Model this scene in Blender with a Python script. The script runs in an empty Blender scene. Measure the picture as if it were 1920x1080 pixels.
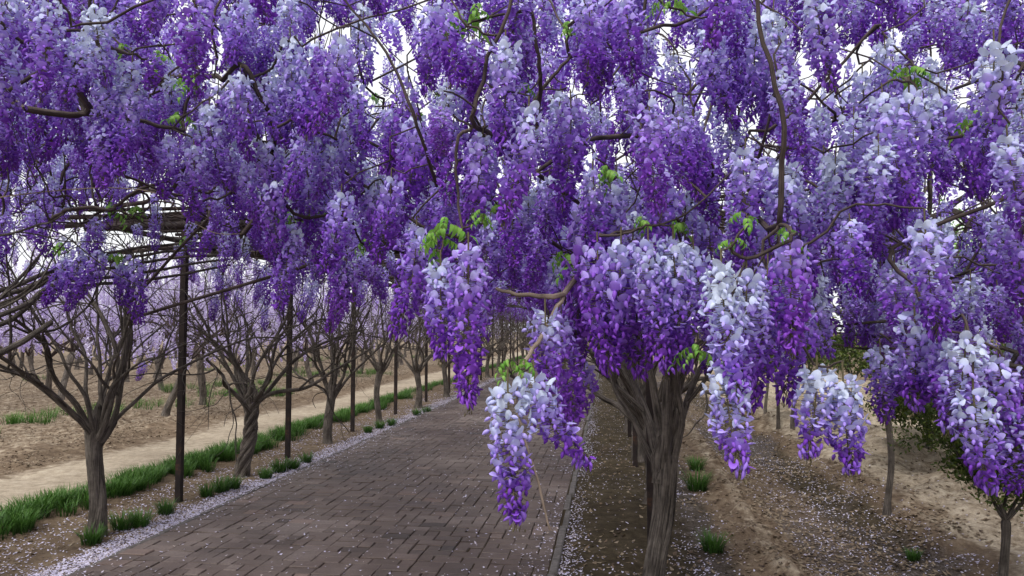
import bpy, math, random
import numpy as np
from mathutils import Vector, Matrix

random.seed(7)
rng = np.random.default_rng(7)
scene = bpy.context.scene
COL = scene.collection

# ------------------------------------------------------------------ camera
FPX, YAW, PITCH, CAMZ = 1400.0, math.atan(180 / 1400), math.atan(78 / 1400), 1.65
cd = bpy.data.cameras.new('camera')
cam = bpy.data.objects.new('camera', cd)
COL.objects.link(cam)
cd.sensor_width = 36.0
cd.lens = FPX / 1920 * 36.0
cd.clip_start = 0.05
cd.clip_end = 2000
cam.location = (0, 0, CAMZ)
cam.rotation_euler = (math.pi / 2 + PITCH, 0, YAW)
scene.camera = cam
CM = np.array(cam.rotation_euler.to_matrix())
CP = np.array((0, 0, CAMZ))


def at(px, py, Y):
    """world point on the plane y = Y seen at a place of the photograph"""
    d = CM @ np.array(((px - 960) / FPX, (540 - py) / FPX, -1.0))
    return CP + d * (Y / d[1])


def proj(p):
    q = (np.asarray(p) - CP) @ CM
    return 960 + FPX * q[..., 0] / -q[..., 2], 540 - FPX * q[..., 1] / -q[..., 2]


def on_ground(px, py):
    d = CM @ np.array(((px - 960) / FPX, (540 - py) / FPX, -1.0))
    q = CP + d * (-CAMZ / d[2])
    return q[0], q[1]


# ------------------------------------------------------------------ sky, sun, exposure
SUN_EL, SUN_AZ = math.radians(58), math.radians(205)     # azimuth from +Y clockwise
world = bpy.data.worlds.new('World')
scene.world = world
world.use_nodes = True
nt = world.node_tree
nt.nodes.clear()
sky = nt.nodes.new('ShaderNodeTexSky')
sky.sky_type = 'NISHITA'
sky.sun_disc = False
sky.sun_elevation = SUN_EL
sky.sun_rotation = SUN_AZ
sky.air_density = 1.0
sky.dust_density = 4.0
sky.ozone_density = 1.0
bw = nt.nodes.new('ShaderNodeHueSaturation')
bw.inputs['Saturation'].default_value = 0.16
bw.inputs['Value'].default_value = 1.2
cloud = nt.nodes.new('ShaderNodeMix')                 # even cloud cover over the clear sky
cloud.data_type = 'RGBA'
cloud.inputs[0].default_value = 0.72
cloud.inputs[7].default_value = (7.9, 8.0, 8.3, 1)
bg = nt.nodes.new('ShaderNodeBackground')
bg.inputs['Strength'].default_value = 0.10
wo = nt.nodes.new('ShaderNodeOutputWorld')
nt.links.new(sky.outputs[0], bw.inputs['Color'])
nt.links.new(bw.outputs[0], cloud.inputs[6])
nt.links.new(cloud.outputs[2], bg.inputs[0])
nt.links.new(bg.outputs[0], wo.inputs[0])

sl = bpy.data.lights.new('sun', 'SUN')
sl.energy = 1.5
sl.angle = math.radians(12)
sl.color = (1.0, 0.97, 0.93)
sun = bpy.data.objects.new('sun', sl)
COL.objects.link(sun)
sd = Vector((math.sin(SUN_AZ) * math.cos(SUN_EL), math.cos(SUN_AZ) * math.cos(SUN_EL), math.sin(SUN_EL)))
sun.rotation_euler = sd.to_track_quat('Z', 'Y').to_euler()
sun.location = (0, -5, 20)

scene.view_settings.view_transform = 'Standard'
scene.view_settings.look = 'None'
scene.view_settings.exposure = 0.76
scene.view_settings.gamma = 1.0
scene.view_settings.use_curve_mapping = False
scene.cycles.max_bounces = 6
scene.cycles.diffuse_bounces = 3
scene.cycles.transmission_bounces = 4
scene.cycles.use_denoising = True


# ------------------------------------------------------------------ mesh helpers
class MB:
    """collects vertices, quads, triangles, point colours and UVs for ONE mesh"""

    def __init__(s):
        s.V, s.Q, s.T, s.C, s.U, s.M3, s.M4 = [], [], [], [], [], [], []
        s.n = 0

    def add(s, V, Q=None, T=None, C=None, U=None, m=0):
        V = np.asarray(V, float).reshape(-1, 3)
        if Q is not None and len(Q):
            Q = np.asarray(Q, int).reshape(-1, 4)
            s.Q.append(Q + s.n)
            s.M4.append(np.full(len(Q), m))
        if T is not None and len(T):
            T = np.asarray(T, int).reshape(-1, 3)
            s.T.append(T + s.n)
            s.M3.append(np.full(len(T), m))
        s.V.append(V)
        s.C.append(np.zeros((len(V), 4)) if C is None else np.broadcast_to(np.asarray(C, float), (len(V), 4)))
        s.U.append(np.zeros((len(V), 2)) if U is None else np.asarray(U, float))
        s.n += len(V)

    def mesh(s, name, mats, smooth=True):
        me = bpy.data.meshes.new(name)
        V = np.concatenate(s.V) if s.V else np.zeros((0, 3))
        Q = np.concatenate(s.Q) if s.Q else np.zeros((0, 4), int)
        T = np.concatenate(s.T) if s.T else np.zeros((0, 3), int)
        mi = np.concatenate(s.M4 + s.M3) if (s.M4 or s.M3) else np.zeros(0, int)
        me.vertices.add(len(V))
        me.vertices.foreach_set('co', V.ravel().astype(np.float32))
        loops = np.concatenate([Q.ravel(), T.ravel()]).astype(np.int32)
        me.loops.add(len(loops))
        me.loops.foreach_set('vertex_index', loops)
        npol = len(Q) + len(T)
        me.polygons.add(npol)
        st = np.concatenate([np.arange(len(Q)) * 4, len(Q) * 4 + np.arange(len(T)) * 3]).astype(np.int32)
        me.polygons.foreach_set('loop_start', st)
        me.polygons.foreach_set('material_index', mi.astype(np.int32))
        me.polygons.foreach_set('use_smooth', np.full(npol, smooth))
        ca = me.attributes.new('col', 'FLOAT_COLOR', 'POINT')
        ca.data.foreach_set('color', np.concatenate(s.C).astype(np.float32).ravel())
        uvl = me.uv_layers.new(name='UVMap')
        uvl.data.foreach_set('uv', np.concatenate(s.U)[loops].astype(np.float32).ravel())
        for m in (mats if isinstance(mats, (list, tuple)) else [mats]):
            me.materials.append(m)
        me.update(calc_edges=True)
        me.validate()
        return me


def obj(name, me, parent=None, loc=(0, 0, 0), rz=0.0, sc=None):
    o = bpy.data.objects.new(name, me)
    COL.objects.link(o)
    o.location = tuple(loc)
    if rz:
        o.rotation_euler = (0, 0, rz)
    if sc is not None:
        o.scale = (sc, sc, sc) if np.isscalar(sc) else tuple(sc)
    if parent is not None:
        o.parent = parent
    return o


def tag(o, label=None, cat=None, group=None, kind=None):
    if label:
        o['label'] = label
    if cat:
        o['category'] = cat
    if group:
        o['group'] = group
    if kind:
        o['kind'] = kind
    return o


def thing(name, label, cat, loc, group=None, rz=0.0):
    o = obj(name, None, None, loc, rz)
    o.empty_display_size = 0.2
    return tag(o, label, cat, group)


def unit(v):
    v = np.asarray(v, float)
    return v / (np.linalg.norm(v, axis=-1, keepdims=True) + 1e-12)


def tube(P, R, sides=6, cap=True):
    P = np.asarray(P, float)
    n = len(P)
    R = np.broadcast_to(np.asarray(R, float), (n,))
    t = unit(np.gradient(P, axis=0))
    m = t.mean(0)
    ref = np.array((0, 0, 1.0)) if abs(unit(m)[2]) < 0.7 else np.array((1.0, 0.13, 0))
    a = unit(np.cross(t, ref))
    b = np.cross(t, a)
    th = np.linspace(0, 2 * math.pi, sides, endpoint=False)
    V = P[:, None] + R[:, None, None] * (np.cos(th)[None, :, None] * a[:, None] + np.sin(th)[None, :, None] * b[:, None])
    V = V.reshape(-1, 3)
    i = np.arange(n - 1)[:, None] * sides
    j = np.arange(sides)[None]
    k = (j + 1) % sides
    Q = np.stack([i + j, i + k, i + sides + k, i + sides + j], -1).reshape(-1, 4)
    L = np.concatenate([[0], np.cumsum(np.linalg.norm(np.diff(P, axis=0), axis=1))])
    U = np.stack([np.tile(th / (2 * math.pi), n), np.repeat(L, sides)], -1)
    T = None
    if cap:
        V = np.concatenate([V, P[-1:] + t[-1:] * R[-1]])
        U = np.concatenate([U, [[0, L[-1]]]])
        e = (n - 1) * sides
        T = np.stack([e + j[0], e + k[0], np.full(sides, n * sides)], -1)
    return V, Q, T, U


def smooth_path(pts, n=24):
    """Catmull-Rom through the given points"""
    P = np.asarray(pts, float)
    P = np.concatenate([2 * P[:1] - P[1:2], P, 2 * P[-1:] - P[-2:-1]])
    m = len(P) - 3
    out = []
    for u in np.linspace(0, m - 1e-6, n):
        i = int(u)
        f = u - i
        a, b, c, d = P[i:i + 4]
        out.append(0.5 * ((2 * b) + (c - a) * f + (2 * a - 5 * b + 4 * c - d) * f * f + (3 * b - a - 3 * c + d) * f ** 3))
    return np.array(out)


_perm = rng.random((64, 64))


def noise2(x, y):
    """smooth value noise, vectorised"""
    x, y = np.asarray(x, float), np.asarray(y, float)
    xi, yi = np.floor(x).astype(int), np.floor(y).astype(int)
    fx, fy = x - xi, y - yi
    fx, fy = fx * fx * (3 - 2 * fx), fy * fy * (3 - 2 * fy)
    g = lambda a, b: _perm[a % 64, b % 64]
    return (g(xi, yi) * (1 - fx) + g(xi + 1, yi) * fx) * (1 - fy) + (g(xi, yi + 1) * (1 - fx) + g(xi + 1, yi + 1) * fx) * fy


# ------------------------------------------------------------------ materials
def mat(name):
    m = bpy.data.materials.new(name)
    m.use_nodes = True
    nt = m.node_tree
    nt.nodes.clear()
    out = nt.nodes.new('ShaderNodeOutputMaterial')
    bs = nt.nodes.new('ShaderNodeBsdfPrincipled')
    nt.links.new(bs.outputs[0], out.inputs[0])
    return m, nt, bs, out


def N(nt, typ, **kw):
    n = nt.nodes.new(typ)
    for k, v in kw.items():
        if k.startswith('i_'):
            n.inputs[k[2:].replace('_', ' ')].default_value = v
        elif k.startswith('n_'):
            n.inputs[int(k[2:])].default_value = v
        else:
            setattr(n, k, v)
    return n


def ramp(nt, stops, interp='LINEAR'):
    n = nt.nodes.new('ShaderNodeValToRGB')
    cr = n.color_ramp
    cr.interpolation = interp
    while len(cr.elements) > 1:
        cr.elements.remove(cr.elements[-1])
    cr.elements[0].position = stops[0][0]
    cr.elements[0].color = (*stops[0][1], 1)
    for p, c in stops[1:]:
        e = cr.elements.new(p)
        e.color = (*c, 1)
    return n


def math_node(nt, op, a, b=None, clamp=False):
    n = nt.nodes.new('ShaderNodeMath')
    n.operation = op
    n.use_clamp = clamp
    for i, v in enumerate((a, b)):
        if v is None:
            continue
        if isinstance(v, (int, float)):
            n.inputs[i].default_value = v
        else:
            nt.links.new(v, n.inputs[i])
    return n.outputs[0]


def mixc(nt, fac, a, b, mode='MIX'):
    n = nt.nodes.new('ShaderNodeMix')
    n.data_type = 'RGBA'
    n.blend_type = mode
    for s, v in ((n.inputs[0], fac), (n.inputs[6], a), (n.inputs[7], b)):
        if isinstance(v, (int, float)):
            s.default_value = v
        elif isinstance(v, tuple):
            s.default_value = (*v, 1)
        else:
            nt.links.new(v, s)
    return n.outputs[2]


def leafy(name, stops, trans=0.3, rough=0.6, objshift=True, tint=None):
    """petals and leaves: colour by position along the raceme (R) plus kind (G) and chance (B)"""
    m, nt, bs, out = mat(name)
    at_ = N(nt, 'ShaderNodeAttribute', attribute_name='col')
    sep = N(nt, 'ShaderNodeSeparateColor')
    nt.links.new(at_.outputs['Color'], sep.inputs[0])
    oi = N(nt, 'ShaderNodeObjectInfo')
    os_ = N(nt, 'ShaderNodeSeparateColor')
    nt.links.new(oi.outputs['Color'], os_.inputs[0])
    f = math_node(nt, 'ADD', sep.outputs[0], math_node(nt, 'MULTIPLY', sep.outputs[1], 0.30))
    f = math_node(nt, 'ADD', f, math_node(nt, 'MULTIPLY', math_node(nt, 'SUBTRACT', sep.outputs[2], 0.5), 0.40))
    if objshift:
        f = math_node(nt, 'ADD', f, math_node(nt, 'SUBTRACT', os_.outputs[0], 0.5), clamp=True)
    r = ramp(nt, stops)
    nt.links.new(f, r.inputs[0])
    c = r.outputs[0]
    if tint:
        c = mixc(nt, math_node(nt, 'MULTIPLY', os_.outputs[1], f), c, tint)
        c = mixc(nt, math_node(nt, 'MULTIPLY', sep.outputs[2], 0.25), c, (0.9, 0.9, 0.95), 'MULTIPLY')
    nt.links.new(c, bs.inputs['Base Color'])
    bs.inputs['Roughness'].default_value = rough
    bs.inputs['Specular IOR Level'].default_value = 0.25
    tr = N(nt, 'ShaderNodeBsdfTranslucent')
    nt.links.new(c, tr.inputs[0])
    mx = N(nt, 'ShaderNodeMixShader')
    mx.inputs[0].default_value = trans
    nt.links.new(bs.outputs[0], mx.inputs[1])
    nt.links.new(tr.outputs[0], mx.inputs[2])
    nt.links.new(mx.outputs[0], out.inputs[0])
    return m


M = {}
M['petal'] = leafy('petal', [(0.0, (0.63, 0.69, 0.84)), (0.16, (0.55, 0.58, 0.87)), (0.36, (0.51, 0.43, 0.87)),
                             (0.60, (0.38, 0.24, 0.77)), (0.82, (0.28, 0.12, 0.64)), (1.0, (0.19, 0.045, 0.48))],
                   trans=0.26, tint=(0.32, 0.09, 0.62))
M['field_petal'] = leafy('field_petal', [(0.0, (0.68, 0.64, 0.80)), (0.5, (0.50, 0.42, 0.68)), (1.0, (0.34, 0.25, 0.54))], trans=0.3)
M['leaf'] = leafy('leaf', [(0.0, (0.26, 0.46, 0.09)), (0.5, (0.13, 0.33, 0.04)), (1.0, (0.06, 0.18, 0.025))], trans=0.4, rough=0.45)
M['evergreen'] = leafy('evergreen', [(0.0, (0.15, 0.19, 0.035)), (0.5, (0.065, 0.10, 0.022)), (1.0, (0.03, 0.055, 0.015))], trans=0.2, rough=0.5)
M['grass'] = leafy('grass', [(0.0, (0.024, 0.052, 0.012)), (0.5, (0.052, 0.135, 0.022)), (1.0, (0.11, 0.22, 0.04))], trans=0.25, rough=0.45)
M['fallen'] = leafy('fallen', [(0.0, (0.68, 0.65, 0.80)), (0.35, (0.55, 0.51, 0.68)), (0.7, (0.50, 0.43, 0.42)), (1.0, (0.35, 0.27, 0.20))], trans=0.1, rough=0.7)
M['litter'] = leafy('litter', [(0.0, (0.27, 0.215, 0.15)), (0.4, (0.18, 0.13, 0.085)), (0.8, (0.13, 0.09, 0.06)), (1.0, (0.08, 0.055, 0.04))], trans=0.05, rough=0.8)


def bark(name, dark, light, scale=1.0, bump=0.5):
    m, nt, bs, out = mat(name)
    uv = N(nt, 'ShaderNodeUVMap')
    mp = N(nt, 'ShaderNodeMapping')
    mp.inputs['Scale'].default_value = (17 * scale, 3.2 * scale, 1)
    nt.links.new(uv.outputs[0], mp.inputs[0])
    n1 = N(nt, 'ShaderNodeTexNoise', i_Scale=1.6, i_Detail=6.0, i_Roughness=0.65, i_Distortion=0.6)
    nt.links.new(mp.outputs[0], n1.inputs[0])
    tc = N(nt, 'ShaderNodeTexCoord')
    n2 = N(nt, 'ShaderNodeTexNoise', i_Scale=7.0, i_Detail=4.0)
    nt.links.new(tc.outputs['Object'], n2.inputs[0])
    r = ramp(nt, [(0.36, tuple(.6 * a for a in dark)), (0.47, tuple(0.6 * a + .4 * b for a, b in zip(dark, light))), (0.66, light)])
    nt.links.new(n1.outputs[0], r.inputs[0])
    n2.inputs['Roughness'].default_value = .7
    n2r = ramp(nt, [(0.35, (0.50, 0.48, 0.46)), (0.65, (1.12, 1.10, 1.06))])
    nt.links.new(n2.outputs[0], n2r.inputs[0])
    c = mixc(nt, 1.0, r.outputs[0], n2r.outputs[0], 'MULTIPLY')
    nt.links.new(c, bs.inputs['Base Color'])
    bs.inputs['Roughness'].default_value = 0.85
    bs.inputs['Specular IOR Level'].default_value = 0.2
    b = N(nt, 'ShaderNodeBump', i_Strength=bump, i_Distance=0.02)
    nt.links.new(n1.outputs[0], b.inputs['Height'])
    nt.links.new(b.outputs[0], bs.inputs['Normal'])
    return m


M['bark'] = bark('bark', (0.048, 0.040, 0.036), (0.28, 0.245, 0.215), 1.0, 1.0)
M['twig'] = bark('twig', (0.035, 0.026, 0.026), (0.13, 0.10, 0.095), 1.0, 0.3)
M['pale_twig'] = bark('pale_twig', (0.20, 0.15, 0.12), (0.42, 0.34, 0.28), 1.0, 0.3)
M['stalk'] = bark('stalk', (0.10, 0.09, 0.05), (0.24, 0.20, 0.12), 1.0, 0.1)


def metal():
    m, nt, bs, out = mat('painted_iron')
    tc = N(nt, 'ShaderNodeTexCoord')
    n1 = N(nt, 'ShaderNodeTexNoise', i_Scale=9.0, i_Detail=6.0, i_Roughness=0.7)
    nt.links.new(tc.outputs['Object'], n1.inputs[0])
    r = ramp(nt, [(0.35, (0.018, 0.014, 0.014)), (0.58, (0.035, 0.024, 0.021)), (0.72, (0.085, 0.042, 0.024))])
    nt.links.new(n1.outputs[0], r.inputs[0])
    nt.links.new(r.outputs[0], bs.inputs['Base Color'])
    bs.inputs['Roughness'].default_value = 0.7
    bs.inputs['Specular IOR Level'].default_value = 0.2
    b = N(nt, 'ShaderNodeBump', i_Strength=0.2, i_Distance=0.003)
    nt.links.new(n1.outputs[0], b.inputs['Height'])
    nt.links.new(b.outputs[0], bs.inputs['Normal'])
    return m


M['iron'] = metal()


def brick_mat():
    m, nt, bs, out = mat('brick_paver')
    at_ = N(nt, 'ShaderNodeAttribute', attribute_name='col')
    sep = N(nt, 'ShaderNodeSeparateColor')
    nt.links.new(at_.outputs['Color'], sep.inputs[0])
    oi = N(nt, 'ShaderNodeObjectInfo')
    os_ = N(nt, 'ShaderNodeSeparateColor')
    nt.links.new(oi.outputs['Color'], os_.inputs[0])
    f = math_node(nt, 'ADD', sep.outputs[0], math_node(nt, 'SUBTRACT', os_.outputs[0], 1.0), clamp=True)
    r = ramp(nt, [(0.0, (0.046, 0.034, 0.031)), (0.3, (0.084, 0.064, 0.056)), (0.55, (0.112, 0.087, 0.077)),
                  (0.8, (0.138, 0.112, 0.102)), (1.0, (0.165, 0.120, 0.102))])
    nt.links.new(f, r.inputs[0])
    ge = N(nt, 'ShaderNodeNewGeometry')
    n1 = N(nt, 'ShaderNodeTexNoise', i_Scale=0.6, i_Detail=6.0, i_Roughness=0.6)
    nt.links.new(ge.outputs['Position'], n1.inputs[0])
    n2 = N(nt, 'ShaderNodeTexNoise', i_Scale=60.0, i_Detail=4.0, i_Roughness=0.7)
    nt.links.new(ge.outputs['Position'], n2.inputs[0])
    r1 = ramp(nt, [(0.40, (0.50, 0.38, 0.33)), (0.5, (0.80, 0.70, 0.65)), (0.61, (1.22, 1.19, 1.18))])
    nt.links.new(n1.outputs[0], r1.inputs[0])
    c = mixc(nt, 1.0, r.outputs[0], r1.outputs[0], 'MULTIPLY')
    r2 = ramp(nt, [(0.3, (0.7, 0.7, 0.7)), (0.7, (1.25, 1.25, 1.25))])
    nt.links.new(n2.outputs[0], r2.inputs[0])
    c = mixc(nt, 1.0, c, r2.outputs[0], 'MULTIPLY')
    nt.links.new(c, bs.inputs['Base Color'])
    rr = ramp(nt, [(0.35, (0.45,) * 3), (0.65, (0.75,) * 3)])
    nt.links.new(n1.outputs[0], rr.inputs[0])
    nt.links.new(rr.outputs[0], bs.inputs['Roughness'])
    b = N(nt, 'ShaderNodeBump', i_Strength=0.35, i_Distance=0.004)
    nt.links.new(n2.outputs[0], b.inputs['Height'])
    nt.links.new(b.outputs[0], bs.inputs['Normal'])
    return m


M['brick'] = brick_mat()


def soil_mat():
    """R sand, G damp mossy soil and dark furrow band, B petal-dusted gravelly litter"""
    m, nt, bs, out = mat('soil')
    at_ = N(nt, 'ShaderNodeAttribute', attribute_name='col')
    sep = N(nt, 'ShaderNodeSeparateColor')
    nt.links.new(at_.outputs['Color'], sep.inputs[0])
    ge = N(nt, 'ShaderNodeNewGeometry')
    nz = []
    for sc, dt in ((0.8, 6.0), (9.0, 6.0), (55.0, 5.0)):
        n = N(nt, 'ShaderNodeTexNoise', i_Scale=sc, i_Detail=dt, i_Roughness=0.65)
        nt.links.new(ge.outputs['Position'], n.inputs[0])
        nz.append(n.outputs[0])
    base = ramp(nt, [(0.3, (0.088, 0.062, 0.042)), (0.5, (0.15, 0.110, 0.075)), (0.68, (0.225, 0.175, 0.122))])
    nt.links.new(nz[1], base.inputs[0])
    sand = ramp(nt, [(0.3, (0.25, 0.205, 0.148)), (0.55, (0.36, 0.305, 0.23)), (0.75, (0.44, 0.385, 0.30))])
    nt.links.new(nz[1], sand.inputs[0])
    damp_dark = ramp(nt, [(0.3, (0.030, 0.022, 0.015)), (0.5, (0.055, 0.043, 0.025)), (0.7, (0.09, 0.07, 0.048))])
    nt.links.new(nz[1], damp_dark.inputs[0])
    grav = ramp(nt, [(0.32, (0.035, 0.028, 0.025)), (0.5, (0.085, 0.07, 0.062)), (0.64, (0.15, 0.13, 0.125)), (0.76, (0.28, 0.25, 0.28))])
    nt.links.new(nz[2], grav.inputs[0])

    def jag(s):
        return math_node(nt, 'MULTIPLY', math_node(nt, 'SUBTRACT', math_node(nt, 'ADD', s, math_node(nt, 'MULTIPLY', math_node(nt, 'SUBTRACT', nz[1], 0.5), 0.8)), 0.32), 2.6, clamp=True)

    c = mixc(nt, jag(sep.outputs[0]), base.outputs[0], sand.outputs[0])
    c = mixc(nt, jag(sep.outputs[1]), c, damp_dark.outputs[0])
    c = mixc(nt, jag(sep.outputs[2]), c, grav.outputs[0])
    pr = ramp(nt, [(0.3, (0.75, 0.72, 0.7)), (0.7, (1.2, 1.2, 1.2))])
    nt.links.new(nz[0], pr.inputs[0])
    c = mixc(nt, 1.0, c, pr.outputs[0], 'MULTIPLY')
    pr2 = ramp(nt, [(0.3, (0.72, 0.72, 0.72)), (0.7, (1.2, 1.2, 1.2))])
    nt.links.new(nz[2], pr2.inputs[0])
    c = mixc(nt, 1.0, c, pr2.outputs[0], 'MULTIPLY')
    nt.links.new(c, bs.inputs['Base Color'])
    bs.inputs['Roughness'].default_value = 0.95
    bs.inputs['Specular IOR Level'].default_value = 0.1
    b = N(nt, 'ShaderNodeBump', i_Strength=0.6, i_Distance=0.02)
    h = math_node(nt, 'ADD', nz[1], math_node(nt, 'MULTIPLY', nz[2], 0.5))
    nt.links.new(h, b.inputs['Height'])
    nt.links.new(b.outputs[0], bs.inputs['Normal'])
    return m


M['soil'] = soil_mat()


def stone_mat():
    m, nt, bs, out = mat('kerb_stone')
    ge = N(nt, 'ShaderNodeNewGeometry')
    n1 = N(nt, 'ShaderNodeTexNoise', i_Scale=14.0, i_Detail=6.0, i_Roughness=0.7)
    nt.links.new(ge.outputs['Position'], n1.inputs[0])
    r = ramp(nt, [(0.3, (0.05, 0.043, 0.04)), (0.5, (0.10, 0.088, 0.082)), (0.7, (0.17, 0.155, 0.15))])
    nt.links.new(n1.outputs[0], r.inputs[0])
    nt.links.new(r.outputs[0], bs.inputs['Base Color'])
    bs.inputs['Roughness'].default_value = 0.85
    b = N(nt, 'ShaderNodeBump', i_Strength=0.4, i_Distance=0.006)
    nt.links.new(n1.outputs[0], b.inputs['Height'])
    nt.links.new(b.outputs[0], bs.inputs['Normal'])
    return m


M['stone'] = stone_mat()

# ------------------------------------------------------------------ ground
PX0, PX1 = -3.60, -0.42          # brick path edges


def sstep(a, b, x):
    t = np.clip((x - a) / (b - a), 0, 1)
    return t * t * (3 - 2 * t)


def bump1(x, c, w):
    return np.exp(-((x - c) / w) ** 2)


def gz(x, y):
    """height of the ground"""
    x, y = np.asarray(x, float), np.asarray(y, float)
    n1 = noise2(x * 1.3 + 9, y * 1.3) - .5
    n2 = noise2(x * 5 + 3, y * 5 + 7) - .5
    n3 = noise2(x * 14 + 1, y * 14 + 2) - .5
    out = (1 - sstep(PX0 - .25, PX0 - .02, x)) + sstep(PX1 + .02, PX1 + .3, x)
    z = -0.035 + 0 * x
    # left: verge, grass strip, track, field
    lf = 1 - sstep(PX0 - .5, PX0 - .1, x)
    z = z + lf * (0.035 * n1 + 0.025 * n2 + 0.015)
    z = z + 0.05 * bump1(x, -4.9, 0.28) * (0.6 + n1)
    fld = 1 - sstep(-7.4, -6.6, x)
    z = z + fld * (0.10 * n1 + 0.06 * n2 + 0.03 * n3 + 0.04)
    # right: mossy strip, low ridge, trench, sandy bank with mounds
    rt = sstep(PX1 + .1, PX1 + .6, x)
    z = z + rt * (0.03 * n1 + 0.03 * n2 + 0.012 * n3)
    w = 0.18 * (noise2(y * .5, 3.3) - .5) + 0.02 * (y - 6)
    z = z + 0.07 * bump1(x, 1.18 + w, 0.16) * (0.8 + 1.6 * n2 + .8 * n3)
    z = z - 0.05 * sstep(1.35, 1.7, x - w) * (1 - sstep(2.2, 2.7, x - w))
    z = z + 0.14 * sstep(2.05, 2.75, x - w) * (0.75 + 1.3 * n1 + .6 * n2)
    z = z + 0.16 * sstep(3.1, 3.6, x - w) * np.clip(n1 + .25, 0, 1)
    far = sstep(14, 60, np.abs(x)) + sstep(60, 120, y)
    z = z * (1 - np.clip(far, 0, 1) * .7)
    mid = sstep(PX0 - .03, PX0 + .02, x) * (1 - sstep(PX1 - .02, PX1 + .03, x))
    return z * (1 - mid) + mid * -0.07


def zone(x, y):
    n = noise2(x * 1.7, y * 1.7 + 5) - .5
    m = noise2(x * .45 + 3, y * .45) - .5
    sand = bump1(x, -6.05 + .3 * m, 0.72) * 1.1 + sstep(2.35, 2.9, x + .5 * n) * (0.62 - .5 * np.clip(m, -.1, 1)) * (1 - sstep(6, 10, x)) \
        + 0.48 * bump1(x, 1.2 + .02 * (y - 6), 0.14) + 0.40 * (1 - sstep(-8, -6.8, x))
    damp_dark = sstep(PX1, PX1 + .05, x) * (1 - sstep(.7, 1.05, x)) * (1.1 + n) + 0.95 * bump1(x, 2.2, .3) + 0.3 * sstep(-5.3, -4.6, x) * (1 - sstep(-4.2, -3.6, x))  # mossy strip beside the path; also darker along the furrow and left verge
    grav = 0.9 * sstep(1.3, 1.5, x) * (1 - sstep(2.2, 2.7, x + .6 * n)) * (.8 + 1.2 * m) + .55 * bump1(x, .75, .28) + 0.45 * bump1(x, -3.8, .25)
    return np.stack([np.clip(sand, 0, 1), np.clip(damp_dark, 0, 1), np.clip(grav, 0, 1), np.ones_like(sand)], -1)


def axis(segs):
    a = []
    for lo, hi, st in segs:
        a.append(np.arange(lo, hi - 1e-6, st))
    return np.concatenate(a + [np.array([segs[-1][1]])])


gx = axis([(-420, -60, 40), (-60, -20, 2), (-20, -9, .35), (-9, -3.75, .07), (-3.75, -3.5, .03), (-3.5, -.6, .5), (-.6, -.3, .03), (-.3, 4.2, .055), (4.2, 8, .25), (8, 30, 2), (30, 420, 39)])
gy = axis([(-60, -4, 8), (-4, 3, .5), (3, 12, .07), (12, 22, .16), (22, 60, .8), (60, 140, 5), (140, 500, 40)])
X, Y = np.meshgrid(gx, gy)
nx, ny = len(gx), len(gy)
Zg = gz(X, Y)
i = np.arange(ny - 1)[:, None] * nx + np.arange(nx - 1)[None]
mb = MB()
mb.add(np.stack([X, Y, Zg], -1).reshape(-1, 3), np.stack([i, i + 1, i + nx + 1, i + nx], -1).reshape(-1, 4), C=zone(X, Y).reshape(-1, 4))
ground = tag(obj('ground', mb.mesh('ground', M['soil'])), kind='structure')

# ------------------------------------------------------------------ brick path
mb = MB()
mb.add([(PX0 - .02, -3, -.013), (PX1 + .02, -3, -.013), (PX1 + .02, 63, -.013), (PX0 - .02, 63, -.013)], [(0, 1, 2, 3)], C=(0, .7, 0, 1))
path = tag(obj('path', mb.mesh('path', M['soil'], False)), kind='structure')
NU = 30                                     # courses across the path, of long and short bricks
BU, BD = (PX1 - PX0) / NU, 0.128


def brick_geo(w, l, h=0.05, bev=0.005, jit=None):
    x, y = w / 2, l / 2
    V = []
    for z, d in ((-h, 0), (-bev, 0), (0, bev)):
        V += [(-x + d, -y + d, z), (x - d, -y + d, z), (x - d, y - d, z), (-x + d, y - d, z)]
    Q = [(8, 9, 10, 11)]
    for r in (0, 4):
        for k in range(4):
            Q.append((r + k, r + (k + 1) % 4, r + 4 + (k + 1) % 4, r + 4 + k))
    return np.array(V, float), Q


BG = {u: brick_geo(u * BU - .006, BD - .006) for u in (1, 2)}
brick_mesh = {1: [], 2: []}
for u in (1, 2):
    for k in range(4):
        mb = MB()
        v = BG[u][0].copy()
        v[8:, 2] += rng.normal(0, .0018, 4)
        v[:, :2] += rng.normal(0, .0015, (12, 2))
        mb.add(v, BG[u][1], C=(0.5, 0, 0, 1))
        brick_mesh[u].append(mb.mesh('brick', M['brick'], False))
rest = MB()
nb = 0
for r in range(int(66 / BD)):
    c = 0
    while c < NU:
        u = 2 if (rng.random() < .55 and c < NU - 1) else 1
        x, y = PX0 + (c + u / 2) * BU, -3 + (r + .5) * BD
        c += u
        dz = rng.normal(0, .0024) + .012 * (noise2(x * 1.1, y * 1.1) - .5)
        sh = float(np.clip(rng.normal(.54, .17), 0, 1))
        px, py = proj(np.array((x, y, 0.))) if y > .8 else (0, 5000)
        a = rng.normal(0, .014)
        if nb < 300 and -30 < px < 1090 and 4.3 < y < 8 and py < 1088:
            o = obj('brick', brick_mesh[u][nb % 4], path, (x, y, dz), a + (math.pi if rng.random() < .5 else 0))
            o.color = (sh + .5, 0, 0, 1)
            nb += 1
        else:
            v = BG[u][0]
            v = np.stack([v[:, 0] * math.cos(a) - v[:, 1] * math.sin(a) + x, v[:, 0] * math.sin(a) + v[:, 1] * math.cos(a) + y, v[:, 2] + dz], -1)
            v[8:, 2] += rng.normal(0, .0016, 4)
            rest.add(v, BG[u][1], C=(sh, 0, 0, 1))
o = tag(obj('paving_bricks', rest.mesh('paving_bricks', M['brick'], False), path), kind='stuff')
o.color = (1, 0, 0, 1)

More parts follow.
